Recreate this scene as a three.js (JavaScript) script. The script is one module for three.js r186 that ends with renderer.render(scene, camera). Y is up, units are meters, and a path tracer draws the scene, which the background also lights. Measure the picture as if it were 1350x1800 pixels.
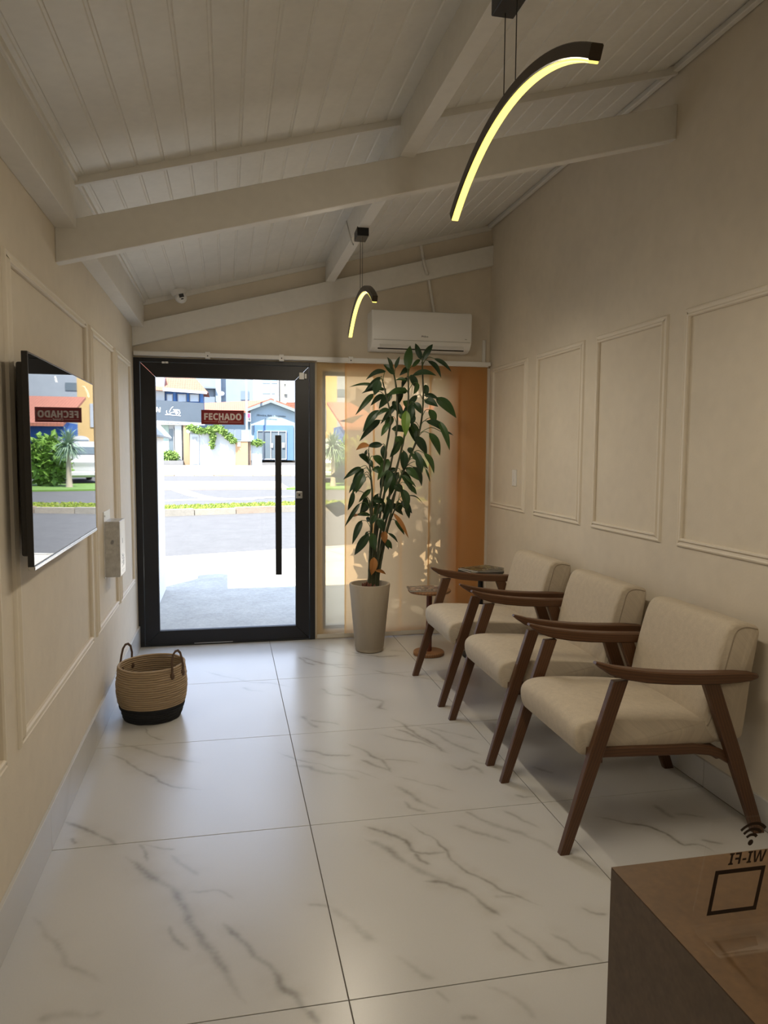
import * as THREE from 'three';
import { RoundedBoxGeometry } from 'three/addons/geometries/RoundedBoxGeometry.js';
import { mergeGeometries, toCreasedNormals } from 'three/addons/utils/BufferGeometryUtils.js';
import { RectAreaLightUniformsLib } from 'three/addons/lights/RectAreaLightUniformsLib.js';
import { createNoise2D, createNoise4D } from 'simplex-noise';

// ------------------------------------------------------------------ camera, sky, sun, exposure
const V = (x, y, z) => new THREE.Vector3(x, y, z);
const scene = new THREE.Scene();
const LENS = { f: 1302.86, yaw: 0.2083868, pitch: 0.0826800, roll: 0.0065829, at: V(0.6911, 1.5475, 5.9780) };
const lookF = V(Math.sin(LENS.yaw) * Math.cos(LENS.pitch), -Math.sin(LENS.pitch), -Math.cos(LENS.yaw) * Math.cos(LENS.pitch));
const lookR0 = V(Math.cos(LENS.yaw), 0, Math.sin(LENS.yaw)), lookU0 = lookR0.clone().cross(lookF);
const lookR = lookR0.clone().multiplyScalar(Math.cos(LENS.roll)).addScaledVector(lookU0, Math.sin(LENS.roll));
const lookU = lookU0.clone().multiplyScalar(Math.cos(LENS.roll)).addScaledVector(lookR0, -Math.sin(LENS.roll));
const camera = new THREE.PerspectiveCamera(2 * Math.atan(900 / LENS.f) * 180 / Math.PI, 1350 / 1800, 0.05, 400);
camera.position.copy(LENS.at);
camera.quaternion.setFromRotationMatrix(new THREE.Matrix4().makeBasis(lookR, lookU, lookF.clone().negate()));
scene.add(camera);

const renderer = new THREE.WebGLRenderer({ antialias: true });
renderer.toneMapping = THREE.LinearToneMapping;
renderer.toneMappingExposure = 1.4;
renderer.shadowMap.enabled = true;
RectAreaLightUniformsLib.init();

function rng(seed) { let a = seed >>> 0; return () => { a = (a + 0x6D2B79F5) | 0; let t = Math.imul(a ^ (a >>> 15), 1 | a); t = (t + Math.imul(t ^ (t >>> 7), 61 | t)) ^ t; return ((t ^ (t >>> 14)) >>> 0) / 4294967296; }; }
const n2 = createNoise2D(rng(11)), n4 = createNoise4D(rng(12));
const TAU = Math.PI * 2;
const tn = (u, v, fu, fv = fu, s = 0) => n4(Math.cos(u * TAU) * fu / TAU + s, Math.sin(u * TAU) * fu / TAU, Math.cos(v * TAU) * fv / TAU + s, Math.sin(v * TAU) * fv / TAU);
const clamp = (x, a = 0, b = 1) => Math.min(b, Math.max(a, x)), lerp = (a, b, t) => a + (b - a) * t, smooth = (a, b, x) => { const t = clamp((x - a) / (b - a)); return t * t * (3 - 2 * t); };

const SUN = 15, SKY = 1.0, LAMP = 1.55;
{ // a bright summer sky: blue overhead, whiter towards the horizon, thin white cloud
  const w = 512, h = 256, d = new Float32Array(w * h * 4);
  for (let j = 0; j < h; j++) for (let i = 0; i < w; i++) {
    const el = ((j + 0.5) / h - 0.5) * Math.PI, az = (i / w) * TAU, up = Math.max(0, Math.sin(el));
    const dx = Math.cos(az) * Math.cos(el), dz = Math.sin(az) * Math.cos(el), k = 1 / (up + 0.25);
    const c = clamp(0.42 + 0.5 * n2(dx * k * 1.3, dz * k * 1.3) + 0.25 * n2(dx * k * 3.1 + 5, dz * k * 3.1));
    const t = Math.pow(1 - up, 3);
    const r = lerp(lerp(1.0, 2.2, t), 3.2, c * 0.55), g = lerp(lerp(1.55, 2.5, t), 3.3, c * 0.55), b = lerp(lerp(2.75, 2.9, t), 3.45, c * 0.55);
    d.set([r, g, b, 1], (j * w + i) * 4);
  }
  const sky = new THREE.DataTexture(d, w, h, THREE.RGBAFormat, THREE.FloatType);
  sky.mapping = THREE.EquirectangularReflectionMapping; sky.magFilter = sky.minFilter = THREE.LinearFilter; sky.needsUpdate = true;
  scene.background = sky; scene.backgroundIntensity = SKY;
}
const sun = new THREE.DirectionalLight(new THREE.Color().setRGB(1, 0.95, 0.86), SUN);
sun.position.set(-0.35, 1, 0.5).multiplyScalar(60); sun.target.position.set(0, 0, -20);
sun.position.add(sun.target.position); sun.castShadow = true; sun.shadow.mapSize.set(4096, 4096);
Object.assign(sun.shadow.camera, { left: -45, right: 45, top: 45, bottom: -45, near: 1, far: 160 });
scene.add(sun, sun.target);

// ------------------------------------------------------------------ helpers
// a pixel of the 1350 x 1800 frame -> the point where its ray meets the plane axis = value
const AX = { x: 0, y: 1, z: 2 };
function rayOf(px, py) { return lookF.clone().addScaledVector(lookR, (px - 675) / LENS.f).addScaledVector(lookU, -(py - 900) / LENS.f); }
function hit(px, py, axis, value) { const d = rayOf(px, py), k = (value - LENS.at.getComponent(AX[axis])) / d.getComponent(AX[axis]); return LENS.at.clone().addScaledVector(d, k); }
const taken = {};
function numbered(n) { const k = (taken[n] = (taken[n] ?? -1) + 1); return k ? `${n}_${String(k).padStart(3, '0')}` : n; }
function mesh(name, geo, mat, parent = scene) {
  const m = new THREE.Mesh(Array.isArray(geo) ? mergeGeometries(geo.map((g) => { const q = g.index ? g.toNonIndexed() : g.clone(); for (const a of Object.keys(q.attributes)) if (!['position', 'normal', 'uv'].includes(a)) q.deleteAttribute(a); return q; })) : geo, mat);
  m.name = parent === scene ? numbered(name) : name; m.castShadow = m.receiveShadow = true; parent.add(m); return m;
}
function tag(o, label, category, group, kind) { Object.assign(o.userData, { label, category }); if (group) o.userData.group = group; if (kind) o.userData.kind = kind; return o; }
function thing(name, label, category, at = [0, 0, 0], turn = 0, group) { const o = new THREE.Group(); o.name = numbered(name); o.position.set(...at); o.rotation.y = turn; scene.add(o); return tag(o, label, category, group); }
function struct(name, geo, mat, label, category) { const o = geo ? mesh(name, geo, mat) : new THREE.Group(); if (!geo) { o.name = numbered(name); scene.add(o); } return tag(o, label, category, null, 'structure'); }
// uv in metres from the direction each face looks
function metric(g) {
  const q = g.index ? g.toNonIndexed() : g, p = q.attributes.position, n = q.attributes.normal, uv = new Float32Array(p.count * 2);
  for (let i = 0; i < p.count; i += 3) {
    const a = [0, 0, 0]; for (let k = 0; k < 3; k++) { a[0] += Math.abs(n.getX(i + k)); a[1] += Math.abs(n.getY(i + k)); a[2] += Math.abs(n.getZ(i + k)); }
    const ax = a[0] >= a[1] && a[0] >= a[2] ? 0 : a[1] >= a[2] ? 1 : 2;
    for (let k = 0; k < 3; k++) { const x = p.getX(i + k), y = p.getY(i + k), z = p.getZ(i + k); uv.set(ax === 0 ? [z, y] : ax === 1 ? [x, z] : [x, y], (i + k) * 2); }
  }
  q.setAttribute('uv', new THREE.BufferAttribute(uv, 2)); return q;
}
function box(x0, x1, y0, y1, z0, z1, r = 0) {
  const w = Math.abs(x1 - x0), h = Math.abs(y1 - y0), d = Math.abs(z1 - z0);
  const g = r ? new RoundedBoxGeometry(w, h, d, 2, Math.min(r, w / 2.01, h / 2.01, d / 2.01)) : new THREE.BoxGeometry(w, h, d);
  g.translate((x0 + x1) / 2, (y0 + y1) / 2, (z0 + z1) / 2); return metric(g);
}
// skin over rings of points (each ring the same count), flat ends; v runs along the length in metres
function loft(rings, { crease = 0.5, caps = true, close = true } = {}) {
  const P = [], U = [], m = rings[0].length, along = [0];
  const mid = rings.map((r) => r.reduce((a, p) => a.add(p), V(0, 0, 0)).divideScalar(m));
  for (let i = 1; i < rings.length; i++) along.push(along[i - 1] + mid[i].distanceTo(mid[i - 1]));
  const round = rings.map((r) => { const a = [0]; for (let k = 1; k <= m; k++) a.push(a[k - 1] + r[k % m].distanceTo(r[k - 1])); return a; });
  const put = (i, k) => { const p = rings[i][k % m]; P.push(p.x, p.y, p.z); U.push(round[i][k], along[i]); };
  for (let i = 0; i + 1 < rings.length; i++) for (let k = 0; k < (close ? m : m - 1); k++) { put(i, k); put(i + 1, k + 1); put(i + 1, k); put(i, k); put(i, k + 1); put(i + 1, k + 1); }
  if (caps) for (const [i, s] of [[0, 1], [rings.length - 1, -1]]) for (let k = 1; k + 1 < m; k++) for (const q of s > 0 ? [0, k + 1, k] : [0, k, k + 1]) put(i, q);
  const g = new THREE.BufferGeometry();
  g.setAttribute('position', new THREE.Float32BufferAttribute(P, 3)); g.setAttribute('uv', new THREE.Float32BufferAttribute(U, 2));
  // face outwards
  let vol = 0; for (let i = 0; i < P.length; i += 9) vol += V(P[i], P[i + 1], P[i + 2]).dot(V(P[i + 3], P[i + 4], P[i + 5]).cross(V(P[i + 6], P[i + 7], P[i + 8])));
  if (caps && close && vol < 0) for (let i = 0; i < P.length; i += 9) { const a = g.attributes.position.array, b = g.attributes.uv.array, j = i / 9 * 6; for (let k = 0; k < 3; k++) [a[i + 3 + k], a[i + 6 + k]] = [a[i + 6 + k], a[i + 3 + k]]; for (let k = 0; k < 2; k++) [b[j + 2 + k], b[j + 4 + k]] = [b[j + 4 + k], b[j + 2 + k]]; }
  g.computeVertexNormals(); return toCreasedNormals(g, crease);
}
// a bar of chamfered rectangular section along points; size(i) -> [width, height]
function bar(points, side, size, chamfer = 0.004) {
  const rings = points.map((p, i) => {
    const a = points[Math.max(0, i - 1)], b = points[Math.min(points.length - 1, i + 1)], t = b.clone().sub(a).normalize();
    const s = side.clone().addScaledVector(t, -side.dot(t)).normalize(), u = t.clone().cross(s).normalize(), [w, h] = typeof size === 'function' ? size(i / (points.length - 1), i) : size;
    const c = Math.min(chamfer, w * 0.3, h * 0.3), o = [];
    for (const [x, y] of [[w / 2 - c, -h / 2], [w / 2, -h / 2 + c], [w / 2, h / 2 - c], [w / 2 - c, h / 2], [-w / 2 + c, h / 2], [-w / 2, h / 2 - c], [-w / 2, -h / 2 + c], [-w / 2 + c, -h / 2]]) o.push(p.clone().addScaledVector(s, x).addScaledVector(u, y));
    return o;
  });
  return loft(rings);
}
function tube(points, r, seg = 8, n = 0) { const c = new THREE.CatmullRomCurve3(points, false, 'centripetal'); return new THREE.TubeGeometry(c, n || Math.max(2, points.length * 3), r, seg).toNonIndexed(); }
function lathe(profile, seg = 40) { const g = new THREE.LatheGeometry(profile.map(([r, y]) => new THREE.Vector2(r, y)), seg); return toCreasedNormals(g.toNonIndexed(), 0.6); }
// a polygon in the plane of (a, b) pushed along the third axis
function prism(pts, depth, bevel = 0, curve = 3) {
  const s = new THREE.Shape(pts.map(([x, y]) => new THREE.Vector2(x, y)));
  return new THREE.ExtrudeGeometry(s, bevel ? { depth: depth - 2 * bevel, bevelEnabled: true, bevelSize: bevel, bevelThickness: bevel, bevelOffset: -bevel, bevelSegments: curve, steps: 1 } : { depth, bevelEnabled: false }).translate(0, 0, bevel);
}
function spline(pts, n) { return new THREE.SplineCurve(pts.map(([x, y]) => new THREE.Vector2(x, y))).getPoints(n).map((p) => [p.x, p.y]); }

// ------------------------------------------------------------------ textures and materials
function tex(w, h, fn, color = true) {
  const d = new Uint8Array(w * h * 4);
  for (let j = 0; j < h; j++) for (let i = 0; i < w; i++) { const c = fn(i / w, j / h, i, j), o = (j * w + i) * 4; if (typeof c === 'number') d[o] = d[o + 1] = d[o + 2] = clamp(c) * 255; else { d[o] = clamp(c[0]) * 255; d[o + 1] = clamp(c[1]) * 255; d[o + 2] = clamp(c[2]) * 255; } d[o + 3] = 255; }
  const t = new THREE.DataTexture(d, w, h); t.wrapS = t.wrapT = THREE.RepeatWrapping; t.magFilter = THREE.LinearFilter; t.minFilter = THREE.LinearMipmapLinearFilter; t.generateMipmaps = true; if (color) t.colorSpace = THREE.SRGBColorSpace; t.needsUpdate = true; return t;
}
const rep = (t, x, y = x) => { const c = t.clone(); c.repeat.set(x, y); c.needsUpdate = true; return c; };
function print(w, h, draw) { const c = document.createElement('canvas'); c.width = w; c.height = h; draw(c.getContext('2d'), w, h); const t = new THREE.CanvasTexture(c); t.colorSpace = THREE.SRGBColorSpace; t.anisotropy = 4; return t; }
const lin = (r, g, b) => new THREE.Color().setRGB(r, g, b);
const mat = (c, roughness = 0.6, extra = {}) => new THREE.MeshPhysicalMaterial({ color: Array.isArray(c) ? lin(...c) : c, roughness, ...extra });

const T = {};
T.plaster = tex(256, 256, (u, v) => 0.5 + 0.2 * tn(u, v, 40) + 0.15 * tn(u, v, 16, 16, 3) + 0.1 * tn(u, v, 80, 80, 7), false);
T.weave = tex(128, 128, (u, v) => 0.5 + 0.22 * Math.sin(u * TAU * 32) * Math.cos(v * TAU * 32) + 0.12 * tn(u, v, 60), false);
T.weaveColor = tex(256, 256, (u, v) => { const k = 0.93 + 0.035 * tn(u, v, 50) + 0.025 * tn(u, v, 9, 9, 4); return [k, k, k]; });
T.wood = tex(256, 512, (u, v) => { const w = u + 0.02 * tn(u, v, 3, 2), g = 0.5 + 0.5 * Math.sin(w * TAU * 14 + 3 * tn(u, v, 3, 1.5, 2)), f = tn(u, v, 90, 5, 6); const k = 0.78 + 0.14 * g + 0.09 * f; return [k, k * 0.98, k * 0.95]; });
T.grit = tex(256, 256, (u, v) => { const k = 0.86 + 0.07 * tn(u, v, 90) + 0.05 * tn(u, v, 30, 30, 2) + 0.04 * tn(u, v, 6, 6, 5); return [k, k, k]; });
T.soft = tex(256, 256, (u, v) => { const k = 0.96 + 0.015 * tn(u, v, 5) + 0.012 * tn(u, v, 22, 22, 3); return [k, k, k]; });

const wallPaint = mat([0.78, 0.70, 0.57], 0.75, { map: rep(T.soft, 0.5), bumpMap: rep(T.plaster, 1.7), bumpScale: 0.0006 });
const moldPaint = mat([0.77, 0.70, 0.585], 0.6);
const whitePaint = mat([0.85, 0.825, 0.765], 0.55, { map: rep(T.soft, 0.8) });
const boardPaint = [0.80, 0.785, 0.81].map((k, i) => mat([0.86 * k / 0.8, 0.84 * k / 0.8, 0.78 * k / 0.8], 0.5, { map: rep(T.soft, 0.9 + i * 0.2) }));
const black = mat([0.006, 0.006, 0.008], 0.42), blackMatt = mat([0.015, 0.015, 0.016], 0.6);
const steel = mat([0.55, 0.55, 0.54], 0.3, { metalness: 1 });
const glass = new THREE.MeshPhysicalMaterial({ color: 0xffffff, transmission: 1, thickness: 0, roughness: 0, ior: 1.5 });
const whitePlastic = mat([0.80, 0.79, 0.76], 0.35);
const walnut = mat([0.135, 0.060, 0.025], 0.42, { map: rep(T.wood, 6, 1.4) });
const fabric = mat([0.64, 0.55, 0.425], 0.92, { map: rep(T.weaveColor, 3), bumpMap: rep(T.weave, 9), bumpScale: 0.0005, sheen: 0.25, sheenRoughness: 0.6, sheenColor: lin(0.7, 0.65, 0.55) });
const piping = mat([0.36, 0.30, 0.225], 0.95);

// ------------------------------------------------------------------ floor: marble-look porcelain, veins where the photograph shows them
const W = 2.838, BACK = 8.6;
const FW = 1024, FH = 2048, FX = 2.84, FZ = 5.68;       // the print covers 2.84 x 5.68 m
const marble = (() => {
  const D = new Float32Array(FW * FH), B = new Float32Array(FW * FH), r = rng(5), per = FW / FX;
  const stamp = (x, y, s, a, A) => { const R = Math.ceil(s * 2.6); for (let j = Math.max(0, Math.floor(y - R)); j <= Math.min(FH - 1, y + R); j++) for (let i = Math.max(0, Math.floor(x - R)); i <= Math.min(FW - 1, x + R); i++) { const q = ((i - x) ** 2 + (j - y) ** 2) / (s * s); A[j * FW + i] = Math.max(A[j * FW + i], a * Math.exp(-q)); } };
  function vein(world, width, dark) {            // world: [x, z] points
    if (world.length < 2) return;
    const c = new THREE.CatmullRomCurve3(world.map(([x, z]) => V(x * per, 0, z * per)), false, 'centripetal'), L = c.getLength(), n = Math.max(4, Math.round(L / 1.5)), ph = r() * 99;
    for (let i = 0; i <= n; i++) {
      const t = i / n, p = c.getPointAt(t), end = Math.min(1, Math.min(t, 1 - t) * 7 + 0.15), k = 0.65 + 0.35 * n2(t * L * 0.012, ph);
      const jx = 2.6 * n2(t * L * 0.022, ph + 7) + 0.7 * n2(t * L * 0.09, ph + 31), jy = 2.6 * n2(t * L * 0.022, ph + 13) + 0.7 * n2(t * L * 0.09, ph + 37);
      stamp(p.x + jx, p.z + jy, width * per * (0.7 + 0.5 * k) * (0.4 + 0.6 * end), dark * end * k, D);
      if (i % 4 === 0) stamp(p.x + jx + 8 * n2(t * 9, ph + 3), p.z + jy + 8 * n2(t * 9, ph + 5), width * per * 5.0, dark * 0.42 * end * k, B);
    }
  }
  const px = (ox, oy, s, w, d, pts) => vein(pts.map(([a, b]) => { const h = hit(ox + a * s, oy + b * s, 'y', 0); return [h.x, h.z]; }), w, d);
  const A = (w, d, ...p) => px(60, 1200, 0.37037, w, d, p), Bq = (w, d, ...p) => px(430, 1080, 0.37037, w, d, p), C = (w, d, ...p) => px(540, 1400, 0.4, w, d, p), E = (w, d, ...p) => px(880, 1280, 0.3407, w, d, p);
  A(0.007, 0.7, [350, 335], [430, 372], [510, 418], [600, 465], [650, 490], [720, 502], [810, 506]);
  A(0.006, 0.7, [520, 215], [545, 245], [585, 268], [625, 270]); A(0.009, 0.75, [145, 662], [210, 680], [245, 700], [300, 720], [370, 752], [400, 768]);
  A(0.007, 0.5, [185, 735], [200, 765]); A(0.007, 0.5, [500, 765], [520, 800], [545, 850]); A(0.006, 0.5, [510, 770], [600, 785], [665, 790]);
  A(0.013, 0.72, [440, 830], [520, 890], [580, 930], [640, 970], [690, 1030], [720, 1075], [740, 1150], [800, 1220], [830, 1270], [880, 1330], [905, 1380], [960, 1460], [1010, 1530]);
  A(0.011, 0.85, [900, 1140], [960, 1200], [1010, 1250], [1060, 1310], [1130, 1370], [1170, 1440], [1230, 1480], [1290, 1560], [1330, 1610]);
  A(0.008, 0.55, [635, 1150], [650, 1200], [690, 1240], [740, 1275]); A(0.007, 0.5, [720, 1000], [820, 985], [870, 990], [940, 1025]);
  A(0.010, 0.35, [0, 1110], [50, 1190], [110, 1260], [160, 1330], [260, 1390], [330, 1430]); A(0.014, 0.45, [20, 1590], [140, 1580], [260, 1575], [340, 1550]); A(0.008, 0.3, [640, 820], [720, 870], [780, 920]);
  Bq(0.010, 0.7, [250, 205], [290, 208], [340, 225], [420, 238], [520, 240]); Bq(0.009, 0.5, [255, 200], [300, 230], [345, 240]); Bq(0.012, 0.55, [510, 180], [600, 195], [640, 200], [740, 195]); Bq(0.012, 0.6, [690, 170], [760, 175]);
  Bq(0.010, 0.45, [360, 350], [420, 380], [520, 385]); Bq(0.012, 0.6, [460, 345], [540, 375], [600, 400], [650, 412], [640, 440], [680, 455]);
  Bq(0.010, 0.7, [690, 495], [740, 515], [800, 560], [870, 600], [960, 655]); Bq(0.010, 0.7, [700, 535], [800, 575], [870, 610], [965, 660]); Bq(0.010, 0.55, [830, 535], [900, 560], [960, 600], [1050, 640], [1130, 670]);
  Bq(0.009, 0.65, [270, 640], [340, 655], [400, 670], [520, 668]); Bq(0.009, 0.6, [480, 610], [550, 640], [600, 670], [650, 690], [680, 730], [700, 750]); Bq(0.007, 0.6, [650, 690], [740, 690], [820, 705]); Bq(0.010, 0.7, [550, 690], [600, 710], [690, 745]);
  Bq(0.012, 0.5, [265, 480], [310, 520], [350, 540]); Bq(0.009, 0.45, [300, 500], [400, 512], [450, 525]); Bq(0.010, 0.6, [970, 710], [1030, 735], [1080, 720], [1140, 760]); Bq(0.009, 0.6, [1080, 690], [1200, 730]);
  Bq(0.011, 0.45, [710, 810], [780, 850], [850, 900], [930, 925]); Bq(0.009, 0.5, [750, 885], [800, 920], [860, 935]); Bq(0.008, 0.45, [1040, 935], [1120, 970], [1200, 1000]);
  C(0.009, 0.9, [250, 130], [320, 150], [400, 180], [440, 205], [465, 240], [540, 250], [610, 245]); C(0.006, 0.7, [440, 115], [480, 140], [540, 175], [590, 215], [620, 260], [640, 290], [720, 335], [790, 375], [850, 405], [920, 440], [960, 455], [1030, 480]);
  C(0.008, 0.7, [465, 245], [500, 280], [545, 300]); C(0.013, 0.5, [250, 185], [330, 220], [400, 270], [450, 300], [500, 330], [560, 350], [640, 375]); C(0.009, 0.85, [510, 370], [580, 375], [650, 400], [710, 425], [760, 460], [800, 495], [860, 530]);
  C(0.009, 0.55, [880, 570], [920, 600], [980, 640], [1050, 690], [1100, 730], [1160, 750]); C(0.008, 0.6, [800, 580], [850, 630], [890, 665], [940, 690], [990, 718]); C(0.008, 0.55, [1070, 600], [1130, 635], [1200, 680], [1260, 700], [1300, 735]);
  C(0.014, 0.4, [100, 480], [150, 520], [190, 555], [250, 610], [310, 640]); C(0.010, 0.32, [380, 700], [440, 740], [500, 780], [570, 800]); C(0.012, 0.4, [780, 115], [850, 135], [950, 165], [1050, 210], [1100, 240]); C(0.007, 0.45, [700, 65], [730, 80]); C(0.008, 0.4, [860, 60], [960, 110], [1020, 140]);
  C(0.007, 0.5, [560, 850], [590, 880], [615, 900]); C(0.008, 0.5, [680, 970], [730, 965]); C(0.009, 0.3, [780, 825], [850, 860], [930, 905], [1000, 980]); C(0.006, 0.5, [1200, 485], [1270, 510], [1320, 515]); C(0.008, 0.5, [0, 470], [60, 480], [90, 490]); C(0.010, 0.8, [0, 940], [40, 980], [60, 1000]); C(0.008, 0.5, [820, 440], [870, 435], [920, 445]);
  E(0.006, 0.95, [480, 455], [560, 470], [640, 487], [720, 497], [790, 520], [850, 545], [900, 580], [940, 600], [1020, 603], [1070, 620], [1100, 640]); E(0.012, 0.5, [790, 395], [850, 440], [900, 460]); E(0.009, 0.6, [900, 440], [1000, 450], [1060, 460]); E(0.010, 0.4, [160, 195], [210, 215], [270, 230]); E(0.009, 0.6, [70, 340], [120, 355], [190, 355]); E(0.010, 0.45, [360, 665], [420, 680], [500, 720]); E(0.007, 0.6, [1030, 575], [1110, 590], [1140, 590]);
  for (let k = 0; k < 46; k++) { // the rest of the floor, same slant
    const x = r() * FX, z = k < 14 ? r() * 3.2 : 4.6 + r() * 1.1, L = 0.15 + r() * 0.5, pts = []; let a = x, b = z;
    for (let i = 0; i < 6; i++) { pts.push([a, b]); a += L / 5 * (0.9 + 0.3 * (r() - 0.5)); b += L / 5 * (0.7 + 0.7 * (r() - 0.4)); }
    vein(pts, 0.006 + r() * 0.007, k < 14 ? 0.25 + r() * 0.2 : 0.4 + r() * 0.4);
  }
  return tex(FW, FH, (u, v, i, j) => {
    const q = j * FW + i, wob = 1 + 0.3 * n2(i * 0.03, j * 0.03) + 0.15 * n2(i * 0.1, j * 0.1), c = clamp(D[q] * wob), b = clamp(B[q] * wob), cl = 0.5 + 0.5 * n2(i * 0.006, j * 0.004), k = 1 - 0.03 * cl + 0.008 * n2(i * 0.6, j * 0.6);
    const base = [0.805 * k, 0.80 * k, 0.785 * k], vc = [0.43, 0.415, 0.38], bc = [0.65, 0.625, 0.575];
    return [0, 1, 2].map((m) => lerp(lerp(base[m], bc[m], b * 0.8), vc[m], c * 0.68));
  });
})();
const tileMat = mat([1, 1, 1], 0.27, { map: marble, ior: 1.5 });
const groutMat = mat([0.16, 0.14, 0.12], 0.9);
function floorUv(g) { const p = g.attributes.position, n = g.attributes.normal, uv = new Float32Array(p.count * 2); for (let i = 0; i < p.count; i++) uv.set([p.getX(i) / FX, Math.abs(n.getY(i)) > 0.5 ? p.getZ(i) / FZ : (p.getZ(i) + p.getY(i)) / FZ], i * 2); g.setAttribute('uv', new THREE.BufferAttribute(uv, 2)); return g; }
const floor = struct('floor', null, null, 'white marble-look porcelain floor with grey veins and thin dark joints', 'floor');
mesh('screed', box(-0.15, W + 0.15, -0.15, -0.0035, -0.15, BACK + 0.15), groutMat, floor);
const XJ = [0, 1.011, 2.037, W], ZJ = [-0.15, 1.03, 2.03, 3.03, 4.03, 5.03, 6.03, 7.03, 8.03, BACK];
for (let i = 0; i < 3; i++) for (let j = 0; j + 1 < ZJ.length; j++) mesh('tile', floorUv(box(XJ[i] + 0.0018, XJ[i + 1] - 0.0018, -0.0034, 0, ZJ[j] + 0.0018, ZJ[j + 1] - 0.0018, 0.0008)), tileMat, floor);

// ------------------------------------------------------------------ walls
const yCeil = (x) => 2.642 + 0.266 * x, yTie = (x) => 2.482 + 0.264 * x;
struct('wall_left', box(-0.15, 0, -0.15, 3.2, -0.15, BACK + 0.15), wallPaint, 'beige painted wall behind the television', 'wall');
struct('wall_right', box(W + 0.012, W + 0.16, -0.15, 4.2, -0.15, BACK + 0.15), wallPaint, 'beige painted wall behind the armchairs', 'wall');
struct('wall_rear', box(-0.15, W + 0.15, -0.15, 4.2, BACK, BACK + 0.15), wallPaint, 'beige wall at the far end of the reception room', 'wall');
const DX = 1.384, DH = 2.242, WX0 = 1.445, WX1 = 2.5, WY0 = 0.07, WY1 = 2.18;
const facadePaint = mat([0.72, 0.70, 0.66], 0.85, { map: rep(T.grit, 0.6) });
const front = struct('wall_front', null, null, 'street wall around the glass door and the window', 'wall');
{ const f = (x0, x1, y0, y1) => mesh('wall_section', [box(x0, x1, y0, y1, -0.075, 0)], wallPaint, front), o = (x0, x1, y0, y1) => mesh('facade_section', [box(x0, x1, y0, y1, -0.15, -0.075)], facadePaint, front);
  for (const g of [f, o]) { g(-0.15, W + 0.16, DH, 4.2); g(DX, WX0, -0.15, DH); g(WX1, W + 0.16, -0.15, DH); g(WX0, WX1, -0.15, WY0); g(WX0, WX1, WY1, DH); g(-0.15, 0, -0.15, DH); }
  o(-3, W + 3, 4.2, 4.55); o(-3, -0.15, -0.15, 4.2); o(W + 0.16, W + 3, -0.15, 4.2); }  // upper facade is out of view, its height set to shade the apron
const wf = struct('window_1', null, null, 'fixed shop window behind the fabric panel blind', 'window');
mesh('pane', box(WX0 + 0.03, WX1 - 0.03, WY0 + 0.03, WY1 - 0.03, -0.07, -0.07), glass, wf);
for (const [a, b, c, d] of [[WX0, WX0 + 0.03, WY0, WY1], [WX1 - 0.03, WX1, WY0, WY1], [WX0 + 0.03, WX1 - 0.03, WY0, WY0 + 0.03], [WX0 + 0.03, WX1 - 0.03, WY1 - 0.03, WY1]]) mesh('frame', box(a, b, c, d, -0.1, -0.04, 0.003), black, wf);

// picture-frame mouldings on both long walls
let trimNo = 0;
function moulding(x, out, y0, y1, z0, z1, label) {
  const g = struct(`trim_${++trimNo}`, null, null, label, 'wall molding');
  const prof = [[0, 0], [0.006, 0.010], [0.012, 0.012], [0.017, 0.009], [0.026, 0.009], [0.034, 0.017], [0.041, 0.017], [0.045, 0.010], [0.045, 0]];   // across the strip, off the wall
  const corner = [[z0, y0, 1, 1], [z1, y0, -1, 1], [z1, y1, -1, -1], [z0, y1, 1, -1]];
  for (let k = 0; k < 4; k++) { const rings = [corner[k], corner[(k + 1) % 4]].map(([z, y, sz, sy]) => prof.map(([a, b]) => V(x + out * (b + 0.0002), y + sy * a, z + sz * a))); mesh('molding', loft(rings, { crease: 0.35 }), moldPaint, g); }
}
for (const [z0, z1, l] of [[0.26, 1.002, 'by the glass door'], [1.079, 1.875, 'behind the white wall box'], [1.996, 3.385, 'behind the television'], [3.535, 4.9, 'past the television']]) moulding(0, 1, 0.547, 2.184, z0, z1, `beige picture-frame molding on the wall ${l}`);
for (const [z0, z1, l] of [[0.1, 0.83, 'around the light switch'], [0.99, 1.716, 'above the armchair by the side tables'], [1.861, 2.598, 'above the middle armchair'], [2.738, 4.1, 'above the armchair by the desk']]) moulding(W + 0.012, -1, 1.088, 2.233, z0, z1, `beige picture-frame molding on the wall ${l}`);

// porcelain baseboards, one piece per tile
for (const [name, x0, x1, h, l] of [['baseboard_left', 0, 0.013, 0.168, 'below the television'], ['baseboard_right', W, W + 0.013, 0.125, 'behind the armchairs']]) {
  const g = struct(name, null, null, `white porcelain baseboard along the wall ${l}`, 'baseboard');
  for (let j = 0; j + 1 < ZJ.length; j++) mesh('baseboard_tile', floorUv(box(x0, x1, 0.0004, h, Math.max(0, ZJ[j]) + 0.001, ZJ[j + 1] - 0.001, 0.0015)), tileMat, g);
}

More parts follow.
